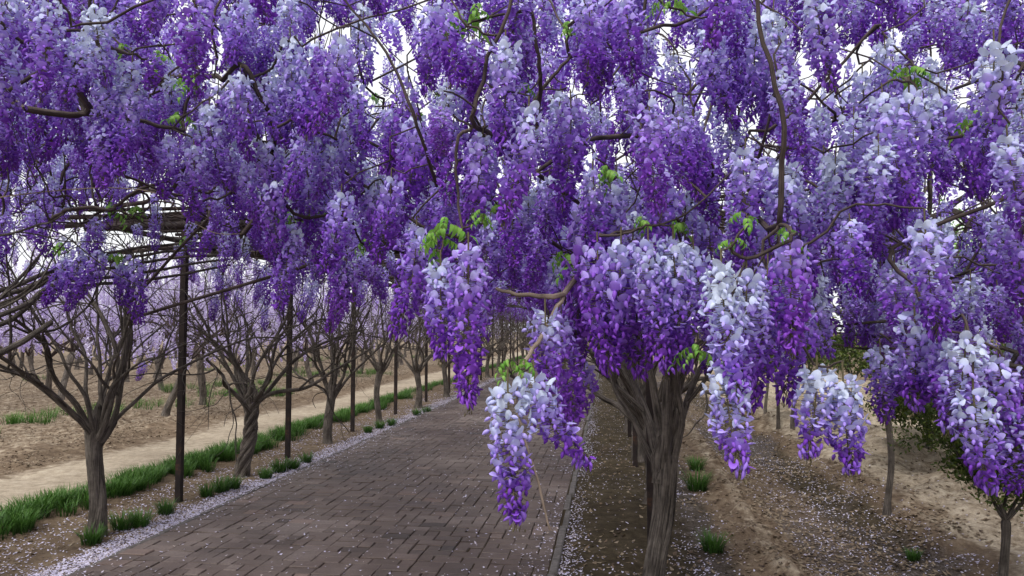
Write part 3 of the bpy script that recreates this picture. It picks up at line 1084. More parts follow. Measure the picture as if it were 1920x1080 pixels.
# ---- racemes that stand out: (tree, px, py of top, py of tip, depth, tone, magenta)
HERO = [
    (tR1, 952, 728, 968, 1.50, -.16, .1, 1), (tR1, 1000, 712, 862, 1.56, -.10, .2, 1),
    (tR1, 878, 468, 752, 1.70, .16, .9, 1), (tR1, 826, 500, 662, 1.74, -.02, .5, 1), (tR1, 782, 436, 622, 2.0, .12, .3, 0),
    (tR1, 1022, 592, 728, 1.80, -.05, .6, 1), (tR1, 1052, 600, 780, 2.0, .22, .6, 0), (tR1, 1038, 700, 824, 2.3, .28, .4, 0), (tR1, 1096, 690, 810, 2.3, .34, .7, 0), (tR1, 1075, 560, 690, 2.2, .2, .5, 0),
    (tR1, 1120, 470, 690, 1.95, .20, .6, 0), (tR1, 1165, 468, 692, 1.9, .08, .5, 0), (tR1, 1215, 455, 690, 1.85, -.06, .6, 1), (tR1, 1262, 452, 692, 1.85, -.10, .4, 1), (tR1, 1300, 475, 650, 1.95, -.02, .2, 0), (tR1, 1190, 480, 700, 2.0, .22, .6, 0),
    (tR1, 1112, 325, 480, 2.0, .05, .4, 0), (tR1, 1145, 360, 520, 2.05, .0, .2, 0), (tR1, 1100, 400, 640, 2.1, .2, .8, 0),
    (tR1, 1352, 505, 735, 1.60, -.34, .0, 1), (tR1, 1358, 690, 866, 1.58, -.26, .1, 1), (tR1, 1400, 520, 745, 1.66, -.16, .3, 1), (tR1, 1440, 500, 765, 1.75, .06, .4, 1), (tR1, 1482, 462, 650, 1.72, .22, 1.0, 1), (tR1, 1500, 545, 745, 1.9, .1, .2, 0), (tR1, 1330, 660, 700, 2.1, .3, .2, 0),
    (tR1, 1532, 700, 842, 1.72, -.22, .0, 1), (tR1, 1580, 712, 874, 1.70, -.20, .0, 1),
    (tX0, 1672, 500, 640, 2.0, .05, .7, 0), (tX0, 1715, 590, 760, 1.9, -.10, .3, 1), (tX0, 1740, 640, 790, 1.9, .06, .6, 0), (tX0, 1770, 640, 800, 1.85, .12, .6, 0), (tX0, 1812, 640, 800, 1.75, -.28, .1, 1), (tX0, 1825, 745, 915, 1.72, -.12, .1, 1), (tX0, 1872, 680, 850, 1.9, .04, .4, 0), (tX0, 1908, 770, 930, 1.9, -.02, .0, 0), (tX0, 1650, 655, 790, 2.0, -.04, .1, 0), (tX0, 1690, 680, 740, 2.0, -.06, .2, 0),
    (tX0, 1750, 500, 640, 2.2, -.1, .2, 0), (tX0, 1820, 520, 640, 2.3, -.12, .0, 0), (tX0, 1905, 400, 590, 2.0, .04, .4, 0), (tX0, 1870, 540, 640, 2.2, .1, .3, 0),
    (tR1, 1396, 288, 470, 1.95, .0, .2, 0), (tR1, 1470, 310, 490, 2.0, -.16, .0, 0), (tR1, 1432, 300, 440, 2.1, .1, .3, 0),
    (tX0, 1600, 225, 400, 2.1, -.14, .1, 0), (tX0, 1655, 185, 400, 2.0, -.12, .1, 0), (tX0, 1705, 180, 420, 2.1, .02, .1, 0), (tX0, 1625, 320, 480, 2.3, .14, .3, 0), (tX0, 1765, 280, 340, 2.2, .05, .3, 0),
    (tR1, 1175, 10, 152, 2.0, .2, .3, 0), (tR1, 1110, 35, 140, 2.1, .18, .2, 0), (tR1, 1280, 200, 330, 2.3, .05, .1, 0), (tR1, 1330, 60, 230, 2.2, -.08, .0, 0), (tR1, 1370, 30, 200, 2.3, -.1, .0, 0), (tR1, 1300, 230, 380, 2.6, .2, .3, 0),
    (tR1, 948, 85, 285, 1.8, -.08, .2, 1), (tR1, 886, 82, 185, 1.8, .34, .5, 0), (tR1, 838, 165, 300, 1.9, -.22, .0, 0), (tR1, 850, 240, 380, 1.9, .2, .4, 0), (tR1, 992, 210, 410, 1.8, -.06, .6, 1), (tR1, 905, 262, 440, 1.85, .1, .5, 0), (tR1, 825, 205, 285, 1.7, .2, .9, 0), (tR1, 850, 345, 420, 1.9, -.2, .1, 0), (tR1, 1050, 180, 310, 2.2, -.2, .0, 0), (tR1, 1080, 200, 330, 2.3, -.1, .1, 0), (tR1, 1030, 340, 440, 2.2, .05, .3, 0), (tR1, 960, 390, 500, 2.4, .3, .4, 0), (tR1, 1010, 430, 540, 2.6, .3, .3, 0),
    (tL0, 200, 110, 290, 2.2, -.12, .2, 1), (tL0, 248, 120, 330, 2.2, -.06, .2, 1), (tL0, 195, 235, 355, 2.2, .04, .5, 0), (tL0, 225, 230, 345, 2.3, .0, .4, 0), (tL0, 318, 262, 372, 2.4, .06, .2, 0), (tL0, 364, 280, 410, 2.4, .04, .3, 0), (tL0, 120, 80, 190, 2.4, -.08, .1, 0), (tL0, 160, 80, 170, 2.5, .02, .1, 0), (tL0, 290, 105, 170, 2.2, .3, .6, 0), (tL0, 80, 120, 260, 2.7, .1, .1, 0), (tL0, 30, 160, 330, 2.8, .16, .1, 0),
    (tL0, 150, 470, 580, 4.4, .06, .2, 0), (tL0, 185, 475, 560, 4.4, .08, .2, 0), (tL0, 120, 490, 570, 4.4, .12, .2, 0), (tL0, 250, 485, 605, 4.6, .1, .3, 0), (tL0, 230, 500, 570, 4.6, .14, .2, 0), (tL0, 180, 410, 480, 4.4, .1, .2, 0), (tL0, 65, 390, 480, 4., .1, .1, 0), (tL0, 5, 400, 500, 4., .14, .1, 0),
    (tL1, 268, 680, 712, 7.5, .15, .2, 0), (tL1, 402, 555, 600, 7.8, .1, .2, 0), (tL1, 430, 395, 480, 5.2, .22, .4, 0), (tL1, 400, 420, 490, 5.4, .24, .4, 0),
    (tL1, 500, 270, 400, 2.6, .05, .4, 0), (tL1, 515, 350, 490, 2.6, .12, .5, 0), (tL1, 545, 430, 575, 2.7, -.02, .3, 0), (tL1, 575, 240, 370, 2.5, -.06, .2, 0), (tL1, 620, 280, 370, 2.6, -.08, .3, 0), (tL1, 655, 230, 380, 2.7, .0, .1, 0), (tL1, 630, 430, 560, 2.8, .06, .4, 0), (tL1, 650, 500, 622, 2.8, .2, 1., 0), (tL1, 700, 360, 470, 2.8, .16, .2, 0), (tL1, 740, 380, 450, 2.8, .18, .2, 0), (tL1, 450, 150, 290, 2.5, .0, .5, 0), (tL1, 410, 170, 280, 2.6, .06, .7, 0), (tL1, 500, 150, 280, 2.6, -.08, .1, 0), (tL1, 545, 80, 240, 2.5, -.18, .0, 0), (tL1, 590, 90, 260, 2.5, -.1, .0, 0), (tL1, 430, 30, 150, 2.6, -.08, .3, 0), (tL1, 480, 70, 170, 2.7, .06, .4, 0), (tL1, 520, 20, 130, 2.7, -.2, .0, 0), (tL1, 700, 490, 560, 3.2, .2, .3, 0),
    (tL0, 240, -10, 85, 2.5, .08, .3, 0), (tL0, 180, 0, 60, 2.6, .1, .3, 0), (tL1, 730, 210, 320, 2.7, .1, .2, 0), (tL1, 810, 20, 170, 2.4, .0, .3, 0), (tL1, 640, 70, 190, 3.0, .1, .1, 0),
]
seed = 1
NEARPTS = []
for tr, px, y0, y1, dep, shift, mag, det in HERO:
    a, b = A(px, y0, dep), A(px, y1, dep)
    L = float(a[2] - b[2])
    NEARPTS.append(a)
    seed += 1
    mag *= .65
    if det and tr.nr < 298:
        tr.nr += 1
        hang_detailed(tr.o, tr.org, a, L, shift, mag, .95 + .0 * L, seed)
        tr.node(a + (0, 0, .04))
    else:
        tr.raceme(a, L, 0, shift, mag, 1.2 if dep > 3.5 else 1.0)

# ---- the rest of the canopy: racemes all through its depth, never lower than its ragged underside
UX = [-400, -100, 0, 100, 250, 330, 380, 480, 540, 600, 680, 720, 780, 830, 900, 930, 1000, 1060, 1100, 1330, 1380, 1420, 1500, 1600, 1700, 1800, 1920, 2300]
UY = [400, 390, 400, 400, 350, 350, 390, 470, 540, 580, 590, 520, 590, 630, 640, 520, 600, 690, 690, 690, 740, 740, 730, 720, 760, 780, 780, 780]
UY[UX.index(930)], UY[UX.index(1000)] = 610, 660


def fill(n, y0, y1, lod, mind, zcap, xr=(-.9, .85), left_pref=None, xoff=.4, drop=0, zlo=1.5):
    got, tries = [], 0
    pts = np.array(NEARPTS)
    while len(got) < n and tries < n * 60:
        tries += 1
        y = rng.uniform(y0, y1)
        x = rng.uniform(xr[0] * y - xoff, xr[1] * y + xoff)
        L = float(np.clip(rng.normal(.235, .05), .13, .36))
        z = rng.uniform(zlo, min(zcap, 1.65 + .47 * y + .25))
        px, py = proj((x, y, z - L))
        lim = np.interp(px, UX, UY) + drop - abs(rng.normal(0, 45))
        if py > lim or (left_pref and rng.random() > left_pref(px, py, x, y, z)):
            continue
        p = np.array((x, y, z))
        if len(pts) and (np.linalg.norm((pts - p) * (1, 1, .6), axis=1) < mind).any():
            continue
        pts = np.concatenate([pts, p[None]]) if len(pts) else p[None]
        got.append((p, L))
    NEARPTS.extend([g[0] for g in got])
    for p, L in got:
        order = sorted(NEAR, key=lambda t: np.linalg.norm((t.fork - p)[:2]) + 1.2 * max(0, t.nr - 270) / 30)
        clump = noise2(p[0] * 1.9 + 7, p[2] * 1.9 + p[1]) - .5
        shift = float(np.clip(clump * .60 + rng.normal(-.05, .12), -.34, .32))
        for t in order:
            if t.raceme(p, L, lod, shift, float(np.clip(rng.normal(.16, .22), 0, 1))):
                break
    return len(got)


def sky_gaps(px, py, x, y, z):
    """openings where the sky shows between the sprays"""
    g = 1.0
    for cx, cy, w, h in ((745, 120, 60, 90), (610, 50, 40, 60), (1560, 90, 70, 55), (400, 195, 30, 30), (1850, 420, 90, 110), (1690, 100, 80, 40), (60, 300, 50, 30), (1240, 60, 40, 50)):
        if abs(px - cx) < w and abs(py - 60 - cy) < h:
            g = .22 if cx < 1800 else .45
    return g


n1 = fill(110, 1.75, 2.5, 0, .09, 3.0, left_pref=lambda px, py, x, y, z: sky_gaps(px, py, x, y, z) * (1 if px > 650 else .5))
n2 = fill(480, 2.5, 3.7, 0, .085, 3.7, left_pref=sky_gaps)
n6 = fill(190, 2.6, 5.5, 0, .085, 2.6, xr=(.2, .8), zlo=1.3, left_pref=lambda px, py, x, y, z: float(px > 1450 and py > 330))
n7 = fill(170, 3.2, 7.0, 1, .08, 2.6, xr=(-.25, .08), zlo=1.55, xoff=.1, left_pref=lambda px, py, x, y, z: float(880 < px < 1200 and py > 420))
n5 = fill(420, 4.2, 8.8, 1, .08, 3.5, xr=(-.95, -.3), drop=70, zlo=2.35, left_pref=lambda px, py, x, y, z: float(py > 230 and px < 640))
n8 = fill(75, 4.8, 9.5, 1, .1, 2.55, xr=(-.85, -.3), drop=190, zlo=2.0, left_pref=lambda px, py, x, y, z: float(py > 440 and px < 740))
n3 = fill(760, 3.7, 5.6, 1, .09, 4.5, left_pref=sky_gaps)
n4 = fill(1300, 5.6, 11.0, 1, .10, 6.0, xr=(-.75, .7), left_pref=lambda px, py, x, y, z: sky_gaps(px, py, x, y, z) * (z > 2.5))

for q in range(9):                                    # old stems lying along the first cross tubes
    yy, zz = 6.92 + rng.choice((0, 0, 1.25, 2.5)) + rng.normal(0, .1), 2.62 + .055 * q
    (tL1, tL2)[q % 2].shoot([np.array((x, yy + rng.normal(0, .08), zz + rng.normal(0, .035))) for x in (-5.9, -5.0, -4.2, -3.3, -2.4, -1.4)], .022 + .008 * rng.random(), .012, 'twig')

# bare and unflowering twigs through the canopy
for t in NEAR:
    for q in range(220):
        b = NEARPTS[int(rng.integers(len(NEARPTS)))]
        if np.linalg.norm((b - t.fork)[:2]) < 2.6:
            t.node(b + rng.normal(0, .22, 3) + (0, 0, .12))

for t in (tL0, tL1, tL2, tL3, tR2):                  # tangle lying on the pergola
    for q in range(420):
        t.node(t.fork * (1, 1, 0) + np.array((rng.normal(.4, .9), rng.uniform(-1.3, 1.5), 2.35 + abs(rng.normal(0, .3)))))

# fresh green leaves
FARPTS = [p for p in NEARPTS if p[1] > 2.7]
SPR = [(1400, 425, 1.62, 1.15), (1372, 462, 1.62, .8), (1478, 445, 1.65, .8), (870, 45, 1.9, 1.2), (895, 30, 1.9, 1.1), (850, 65, 1.9, 1.1), (835, 440, 1.75, 1.2), (820, 470, 1.75, 1.1), (905, 420, 1.8, .9), (985, 175, 1.95, .9), (1140, 335, 1.95, 1.0),
       (960, 700, 1.52, .9), (985, 690, 1.52, .7), (530, 420, 2.9, 1.5), (590, 410, 2.9, 1.6), (690, 470, 3., 1.5), (370, 160, 2.5, 1.1), (340, 230, 2.5, 1.2), (350, 160, 2.5, 1.), (1300, 672, 1.8, 1.0), (1205, 425, 2.0, .8), (1275, 430, 2.0, .8), (1700, 150, 2.2, 1.2), (1715, 155, 2.2, 1.2), (1255, 15, 2.2, 1.2), (1065, 65, 2.2, 1.1), (940, 395, 2.0, .8), (230, 95, 2.3, .9), (300, 115, 2.3, 1.), (1830, 235, 2.2, 1.2), (1860, 240, 2.2, 1.2), (1060, 500, 2.4, 1.3), (1065, 520, 2.4, 1.2), (210, 400, 4.6, 2.), (250, 405, 4.8, 2.), (110, 470, 4.4, 2.), (215, 488, 4.5, 1.6), (350, 455, 6., 2.), (1500, 470, 1.9, .8)]
for px, py, dep, sc in SPR:
    p = A(px, py, dep)
    t = tX0 if px > 1600 else tR1 if px > 760 else tL1 if px > 460 else tL0
    sprig(t.o, t.org, p, sc * .54, -.08)
    t.node(p)
for q in range(60):
    b = FARPTS[int(rng.integers(len(FARPTS)))]
    t = min(NEAR, key=lambda t: np.linalg.norm((t.fork - b)[:2]))
    p = b + rng.normal(0, .05, 3) + (0, 0, .06)
    sprig(t.o, t.org, p, rng.uniform(.5, .9), rng.uniform(0, .35))
    t.node(p)
for t in NEAR:
    t.finish(1.0 if t in (tR1, tX0) else 1.35)


# ------------------------------------------------------------------ the rows of wisteria further down the path
def copy_tree(o, loc, rz, label, group):
    c = o.copy()
    COL.objects.link(c)
    c.location = loc
    c.rotation_euler = (0, 0, rz)
    c['label'] = label
    c['group'] = group
    for ch in o.children:
        k = ch.copy()
        COL.objects.link(k)
        k.parent = c
    return c


def row_tree(loc, seed, label, group, n=150, **kw):
    t = Tree('wisteria_tree', label, loc, group, seed=seed, nl=9, ll=1.5, lr=.027, nsub=4, **kw)
    for q in range(n):
        p = t.org + np.array((rng.normal(0, .85), rng.uniform(-1.4, 1.4), rng.uniform(2.25, 3.4)))
        t.raceme(p, float(rng.uniform(.18, .3)), 2, float(rng.normal(.08, .12)), .3)
    for q in range(160):
        t.node(t.org + np.array((rng.normal(0, .9), rng.uniform(-1.4, 1.4), rng.uniform(1.9, 3.0))))
    t.finish(1.5)
    return t


ORD = 'third fourth fifth sixth seventh eighth ninth tenth eleventh twelfth thirteenth fourteenth fifteenth sixteenth seventeenth'.split()


def lab_l(k):
    return 'slender wisteria of the grass strip row, %s past the rope-twisted trunk' % ORD[k]


def lab_r(k):
    return 'wisteria of the open-side row, %s past the stout fluted trunk' % (['second'] + ORD)[k]


protoL = [row_tree((ROWX + .1, 15.7), 201, lab_l(0), GPL, twist=2.5, lobes=4, amp=.2), row_tree((ROWX + .15, 18.2), 202, lab_l(1), GPL, twist=1.0)]
protoR = [row_tree((ROWR + .05, 9.9), 211, lab_r(0), GPR, twist=1.5), row_tree((ROWR, 12.4), 212, lab_r(1), GPR, twist=3.)]
for k in range(11):
    y = 20.7 + 2.5 * k
    copy_tree(protoL[k % 2].o, (ROWX + rng.normal(0, .05), y, float(gz(ROWX, y))), rng.choice((0, math.pi)) + rng.normal(0, .1), lab_l(k + 2), GPL)
for k in range(13):
    y = 14.9 + 2.5 * k
    copy_tree(protoR[k % 2].o, (ROWR + rng.normal(0, .05), y, float(gz(ROWR, y))), rng.choice((0, math.pi)) + rng.normal(0, .1), lab_r(k + 2), GPR)

# ------------------------------------------------------------------ pergola
pg = thing('pergola', 'long dark iron pergola of slim posts and tubes over the brick path', 'pergola', (-1.9, 6.92, 0))
PO = np.array((-1.9, 6.92, 0))


def box_mesh(name, sx, sy, sz, m, bev=.004):
    x, y, z = sx / 2, sy / 2, sz / 2
    mb = MB()
    V = []
    for zz, d in ((-z, bev), (-z + bev, 0), (z - bev, 0), (z, bev)):
        V += [(-x + d, -y + d, zz), (x - d, -y + d, zz), (x - d, y - d, zz), (-x + d, y - d, zz)]
    Q = [(3, 2, 1, 0), (12, 13, 14, 15)]
    for r_ in (0, 4, 8):
        for k in range(4):
            Q.append((r_ + k, r_ + (k + 1) % 4, r_ + 4 + (k + 1) % 4, r_ + 4 + k))
    mb.add(V, Q)
    return mb.mesh(name, m, False)


PH = 2.64
post_me = box_mesh('post', .056, .056, PH + .1, M['iron'])


def round_tube(name, L, r, along):
    P = np.zeros((2, 3))
    P[0, along], P[1, along] = -L / 2, L / 2
    mb = MB()
    V, Q, T, U = tube(P, r, 12)
    mb.add(V, Q, T)
    return mb.mesh(name, M['iron'])


cross_me = round_tube('cross_tube', 6.6, .042, 0)
thin_me = round_tube('cross_rod', 6.6, .02, 0)
rail_me = round_tube('rail', 2.5, .032, 1)
NP = 15
for k in range(NP):
    y = 6.92 + 2.5 * k
    for x in (ROWX - .02, ROWR - .02):
        if x > 0 and k == 0:
            y_ = y - .9
        else:
            y_ = y
        obj('post', post_me, pg, np.array((x, y_, PH / 2 - .06)) - PO)
    obj('cross_tube', cross_me, pg, np.array((-1.95, y, PH + .045)) - PO)
    for q in range(1, 8):
        obj('cross_rod', thin_me, pg, np.array((-1.95 + rng.normal(0, .03), y + q * .3125, PH + .17)) - PO)
    for q in (0, 2):
        obj('cross_rod', thin_me, pg, np.array((-1.95 + rng.normal(0, .05), y + .3 + q * .625, PH + .27)) - PO)
    for x in (ROWX - .02, ROWX - 1.1, -2.8, -1.3, ROWR - .02):
        obj('rail', rail_me, pg, np.array((x, y + 1.25 * (k >= 0) , PH + .11 + rng.normal(0, .004))) - PO)

# ------------------------------------------------------------------ grass
def blades(r, n, spread, h, mb, org=(0, 0, 0), lean=.6):
    for q in range(n):
        a = r.uniform(0, 6.28)
        rr = spread * math.sqrt(r.random())
        b = np.array((math.cos(a) * rr * .45, math.sin(a) * rr * .45, -.015)) + org
        hh = h * r.uniform(.6, 1.15)
        az = a + r.normal(0, .5)
        l = lean * r.uniform(.3, 1.3)
        t = np.array((0, .4, .75, 1.0))
        ctr = b + np.stack([math.cos(az) * hh * l * t ** 1.8, math.sin(az) * hh * l * t ** 1.8, hh * (t - .32 * l * t * t)], -1)
        w = .0036 * np.array((1, 1, .75, .12))
        sd_ = np.array((-math.sin(az), math.cos(az), 0))
        V = np.concatenate([ctr - sd_ * w[:, None], ctr + sd_ * w[:, None]])
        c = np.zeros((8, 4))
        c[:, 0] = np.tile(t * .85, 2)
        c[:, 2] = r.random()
        mb.add(V, [(k, 4 + k, 5 + k, 1 + k) for k in range(3)], C=c)


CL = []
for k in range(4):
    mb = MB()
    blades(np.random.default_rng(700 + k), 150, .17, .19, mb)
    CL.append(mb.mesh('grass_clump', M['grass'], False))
GCL = 'grass tufts along the petal drift'
CLS = [(172, 1012, .9), (228, 985, 1.0), (262, 978, .9), (312, 958, .85), (388, 926, .8), (415, 918, .95), (438, 912, .8), (498, 892, .8), (525, 880, 1.), (550, 874, .9), (575, 862, .8), (712, 800, .9), (735, 795, .9), (690, 808, .8), (782, 776, .9), (800, 771, .9)]
TUFT = ['grass tuft touching the foot of the stout smooth grey trunk'] + ['grass tuft of the pair just past the stout smooth grey trunk'] * 2 + ['lone grass tuft by the foot of the first iron post'] \
    + ['grass tuft of the trio beside the rope-twisted trunk'] * 3 + ['grass tuft of the four in a line by the second iron post'] * 4 + ['grass tuft of the trio beside the third iron post'] * 3 + ['grass tuft of the pair by the fourth iron post'] * 2
for ci, (px, py, sc) in enumerate(CLS):
    xx, yy = on_ground(px, py)
    o = obj('grass_clump', CL[int(rng.integers(4))], None, (xx, yy, float(gz(xx, yy))), rng.uniform(0, 6.28), sc)
    o.color = (.5 + rng.normal(0, .05), 0, 0, 1)
    tag(o, TUFT[ci], 'grass', GCL)
for px, py, sc, lb in ((1305, 878, 1.0, 'dark grass tuft by the low ridge, farther of the touching pair'), (1308, 912, 1.25, 'dark grass tuft by the low ridge, bigger of the touching pair'), (1337, 1022, .95, 'lone dark grass tuft on the low earth ridge near the fluted trunk'), (1712, 1032, .55, 'small pale grass tuft on the sandy bank')):
    xx, yy = on_ground(px, py)
    o = obj('grass_clump', CL[int(rng.integers(4))], None, (xx, yy, float(gz(xx, yy))), rng.uniform(0, 6.28), sc)
    o.color = (.5, 0, 0, 1)
    tag(o, lb, 'grass')
mb = MB()
r = np.random.default_rng(77)
y = 3.0
while y < 45:
    for q in range(3 if y < 16 else 2):
        xx = -4.95 + r.normal(0, .11)
        if noise2(y * .9, 4.4) > .12:
            blades(r, 75 if y < 10 else (50 if y < 18 else 30), .2, .19, mb, np.array((xx, y + r.uniform(-.1, .1), float(gz(xx, y)))))
    y += .13 if y < 18 else .24
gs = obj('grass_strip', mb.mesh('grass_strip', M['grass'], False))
gs.color = (.5, 0, 0, 1)
tag(gs, 'long dark green grass border between sandy track and iron posts', 'grass', kind='stuff')
mb = MB()
for q in range(150):
    y = r.uniform(10, 45)
    x = -7.6 - abs(r.normal(0, .3)) * (y - 4)
    if noise2(x * .5, y * .5) > .62:
        for w in range(5):
            xx, yy = x + r.normal(0, .35), y + r.normal(0, .35)
            blades(r, 22, .25, .22, mb, np.array((xx, yy, float(gz(xx, yy)))))
for px, py in ((330, 738), (640, 690), (480, 742), (500, 745), (450, 740), (65, 790), (395, 730), (690, 700), (40, 795), (560, 680), (555, 700)):
    xx, yy = on_ground(px, py)
    for w in range(7):
        x2, y2 = xx + r.normal(0, .22), yy + r.normal(0, .3)
        blades(r, 30, .25, .28, mb, np.array((x2, y2, float(gz(x2, y2)))))
wg = obj('field_grass', mb.mesh('field_grass', M['grass'], False))
wg.color = (.72, 0, 0, 1)
tag(wg, 'bright green weeds scattered over the bare orchard field', 'grass', kind='stuff')

# ------------------------------------------------------------------ fallen petals and dry litter
def scatter(name, xs, ys, size, m, label, lift=.004, flat=None, seed=3, cols=None):
    r = np.random.default_rng(seed)
    n = len(xs)
    on = (xs > PX0 - .06) & (xs < PX1 + .06)
    z = np.where(on, .014, gz(xs, ys) + lift) if flat is None else np.full(n, flat)
    z = np.where((xs > PX0 + .02) & (xs < PX1 - .02), .008, z)
    az = r.uniform(0, 6.28, n)
    s = size * r.uniform(.55, 1.3, n)
    e = np.stack([np.cos(az), np.sin(az), r.normal(0, .25, n)], -1)
    g = np.stack([-np.sin(az), np.cos(az), r.normal(0, .25, n)], -1)
    c = np.stack([xs, ys, z], -1)
    cv = r.uniform(.1, .5, n)[:, None] * np.array((0, 0, 1.0)) * s[:, None]
    V = np.stack([c - e * s[:, None] + cv, c - g * s[:, None] * .6, c + e * s[:, None] + cv * .6, c + g * s[:, None] * .6], 1)
    Q = np.arange(4 * n).reshape(n, 4)
    C = np.zeros((n, 4, 4))
    C[:, :, 0] = (np.clip(r.normal(.3, .25, n), 0, 1) if cols is None else cols)[:, None]
    C[:, :, 2] = r.random(n)[:, None]
    mb = MB()
    mb.add(V.reshape(-1, 3), Q, C=C.reshape(-1, 4))
    o = obj(name, mb.mesh(name, M[m], False))
    o.color = (.5, 0, 0, 1)
    return tag(o, label, 'petals' if m == 'fallen' else 'litter', kind='stuff')


r = np.random.default_rng(5)


def ydist(n, lo, hi, k=1.0):
    u = r.random(n)
    return lo * (hi / lo) ** u


xs, ys = [], []
for n, f in ((21000, lambda n: -3.80 + .0 * n + r.normal(0, .11, n) + .06 * np.sin(np.arange(n))), (10000, lambda n: r.uniform(-4.7, -3.7, n)), (3200, lambda n: r.uniform(PX0, PX1, n)), (900, lambda n: PX0 + np.abs(r.normal(0, .22, n))),
             (3000, lambda n: PX1 + .06 + np.abs(r.normal(0, .09, n))), (700, lambda n: PX1 - np.abs(r.normal(0, .12, n))), (2200, lambda n: r.uniform(-.3, 1.0, n)), (3600, lambda n: r.normal(.72, .16, n)), (9500, lambda n: r.uniform(1.35, 2.6, n)), (1500, lambda n: r.uniform(2.5, 5, n))):
    x = f(n)
    xs.append(x)
    ys.append(ydist(n, 3.6, 26))
xs, ys = np.concatenate(xs), np.concatenate(ys)
dr = noise2(xs * 2.2 + 30, ys * 1.1 + 4)
keep = (r.random(len(xs)) < np.clip(dr * 1.6 - .1, .12, 1)) | (np.abs(xs + 3.8) < .15)
xs, ys = xs[keep], ys[keep]
scatter('fallen_petals', xs, ys, .0105, 'fallen', 'pale lavender petals fallen in drifts along the path edges and soil', seed=6)
xs = np.concatenate([-6.9 - np.abs(r.normal(0, 6, 60000)), r.uniform(1.3, 2.9, 14000), r.uniform(-.3, 1.2, 2500), r.uniform(-4.8, -3.8, 1500), r.uniform(2.7, 5, 5500), r.normal(1.2, .2, 2500)])
ys = ydist(len(xs), 3.8, 34)
ys[:60000] = ydist(60000, 6, 40)
keep = (r.random(len(xs)) < np.clip(noise2(xs * 1.5, ys * 1.5) * 1.8 - .2, .1, 1))
scatter('dry_litter', xs[keep], ys[keep], .022, 'litter', 'dry brown leaf litter strewn over the bare ground', seed=8, cols=np.clip(r.normal(.4, .3, keep.sum()), 0, 1))

# ------------------------------------------------------------------ orchard on the left
def clump_blossom(r, n, mb, zr=(1.25, 3.4), rad=1.7):
    for q in range(n):
        a, rr = r.uniform(0, 6.28), rad * math.sqrt(r.random())
        z = r.uniform(*zr) - .25 * (rr / rad) ** 2
        L = r.uniform(.18, .28)
        c = np.array((math.cos(a) * rr, math.sin(a) * rr, z))
        sh = r.uniform(0, .45)
        for k in range(15):
            t = k / 14
            az = k * GOLD
            w = .055 * (1 - .6 * t * t)
            p = c + np.array((math.cos(az) * w * .6, math.sin(az) * w * .6, -L * t))
            V, Q, _ = banner(.055 * (1 - .35 * t), .35, .1, 2, r)
            mb.add(place(V, az, r.normal(0, .3), 0, p), Q, C=(.5 * t + sh, 0, r.random(), 1))


FT = []
for k in range(4):
    r = np.random.default_rng(800 + k)
    H = .75 + .12 * k
    tm, top = trunk_mesh(H, .068, .06, twist=(4, 1, 2.5, .5)[k], lobes=4, amp=(.3, .12, .2, .1)[k], bend=((.1, .05), (-.25, 0), (.05, .1), (.4, 0))[k], flare=.2, seed=800 + k, sides=18, rings=18)
    mb = MB()
    for q in range(6):
        az = q * 1.047 + r.uniform(-.3, .3)
        for P, R, g in limb(top + (0, 0, -.06), (math.cos(az) * .75, math.sin(az) * .75, 1), 1.5, .03, r, 2.7, 0, 2, None, 3, .2, .04):
            V, Q, T, U = tube(P, R, (6, 4, 3)[g])
            mb.add(V, Q, T, U=U)
    lm = mb.mesh('limbs', M['twig'])
    mb = MB()
    clump_blossom(r, 160, mb)
    FT.append((tm, lm, mb.mesh('blossom', M['field_petal'], False)))


def field_tree(x, y, k, rz, label, sc=1.0):
    t = thing('orchard_wisteria', label, 'tree', (x, y, float(gz(x, y))), 'orchard wisterias on the bare field', rz)
    t.scale = (sc, sc, sc)
    obj('trunk', FT[k][0], t)
    obj('limbs', FT[k][1], t)
    b = obj('blossom', FT[k][2], t)
    b.color = (rng.uniform(.35, .6), 0, 0, 1)
    return t


r = np.random.default_rng(66)
FL = 'low bushy lilac wisteria in the %s orchard row from the sandy track'
ROWN = ['first', 'second'] + ORD
field_tree(-8.5, 13.6, 3, .2, 'orchard wisteria with a leaning rope-twisted trunk at the sandy track side', 1.0)
for row in range(9):
    x0 = -9.0 - 3.1 * row
    y = 12.6 + (row % 2) * 1.3 if row == 0 else max(5.0, -x0 * .95) + r.uniform(0, 2)
    while y < 62:
        if not (row == 0 and abs(y - 13.6) < 1.2):
            field_tree(x0 + r.normal(0, .3), y + r.normal(0, .25), int(r.integers(4)), r.uniform(0, 6.28), FL % ROWN[row], r.uniform(.95, 1.2))
        y += 3.0 if row < 4 else 3.6

# ------------------------------------------------------------------ right bank: young trees and green trees
def leaf_cloud(r, centers, rad, n, size, mb):
    for c in centers:
        d = unit(r.normal(0, 1, (n, 3))) * (r.random((n, 1)) ** .45) * rad * r.uniform(.7, 1.15)
        p = c + d * (1, 1, .8)
        a = unit(r.normal(0, 1, (n, 3)))
        b = unit(np.cross(a, r.normal(0, 1, (n, 3))))
        s = size * r.uniform(.6, 1.2, (n, 1))
        V = np.stack([p - a * s, p - b * s * .45, p + a * s, p + b * s * .45], 1).reshape(-1, 3)
        C = np.zeros((n, 4, 4))
        C[:, :, 0] = r.uniform(.1, .8, (n, 1))
        C[:, :, 2] = r.random((n, 1))
        mb.add(V, np.arange(4 * n).reshape(n, 4), C=C.reshape(-1, 4))


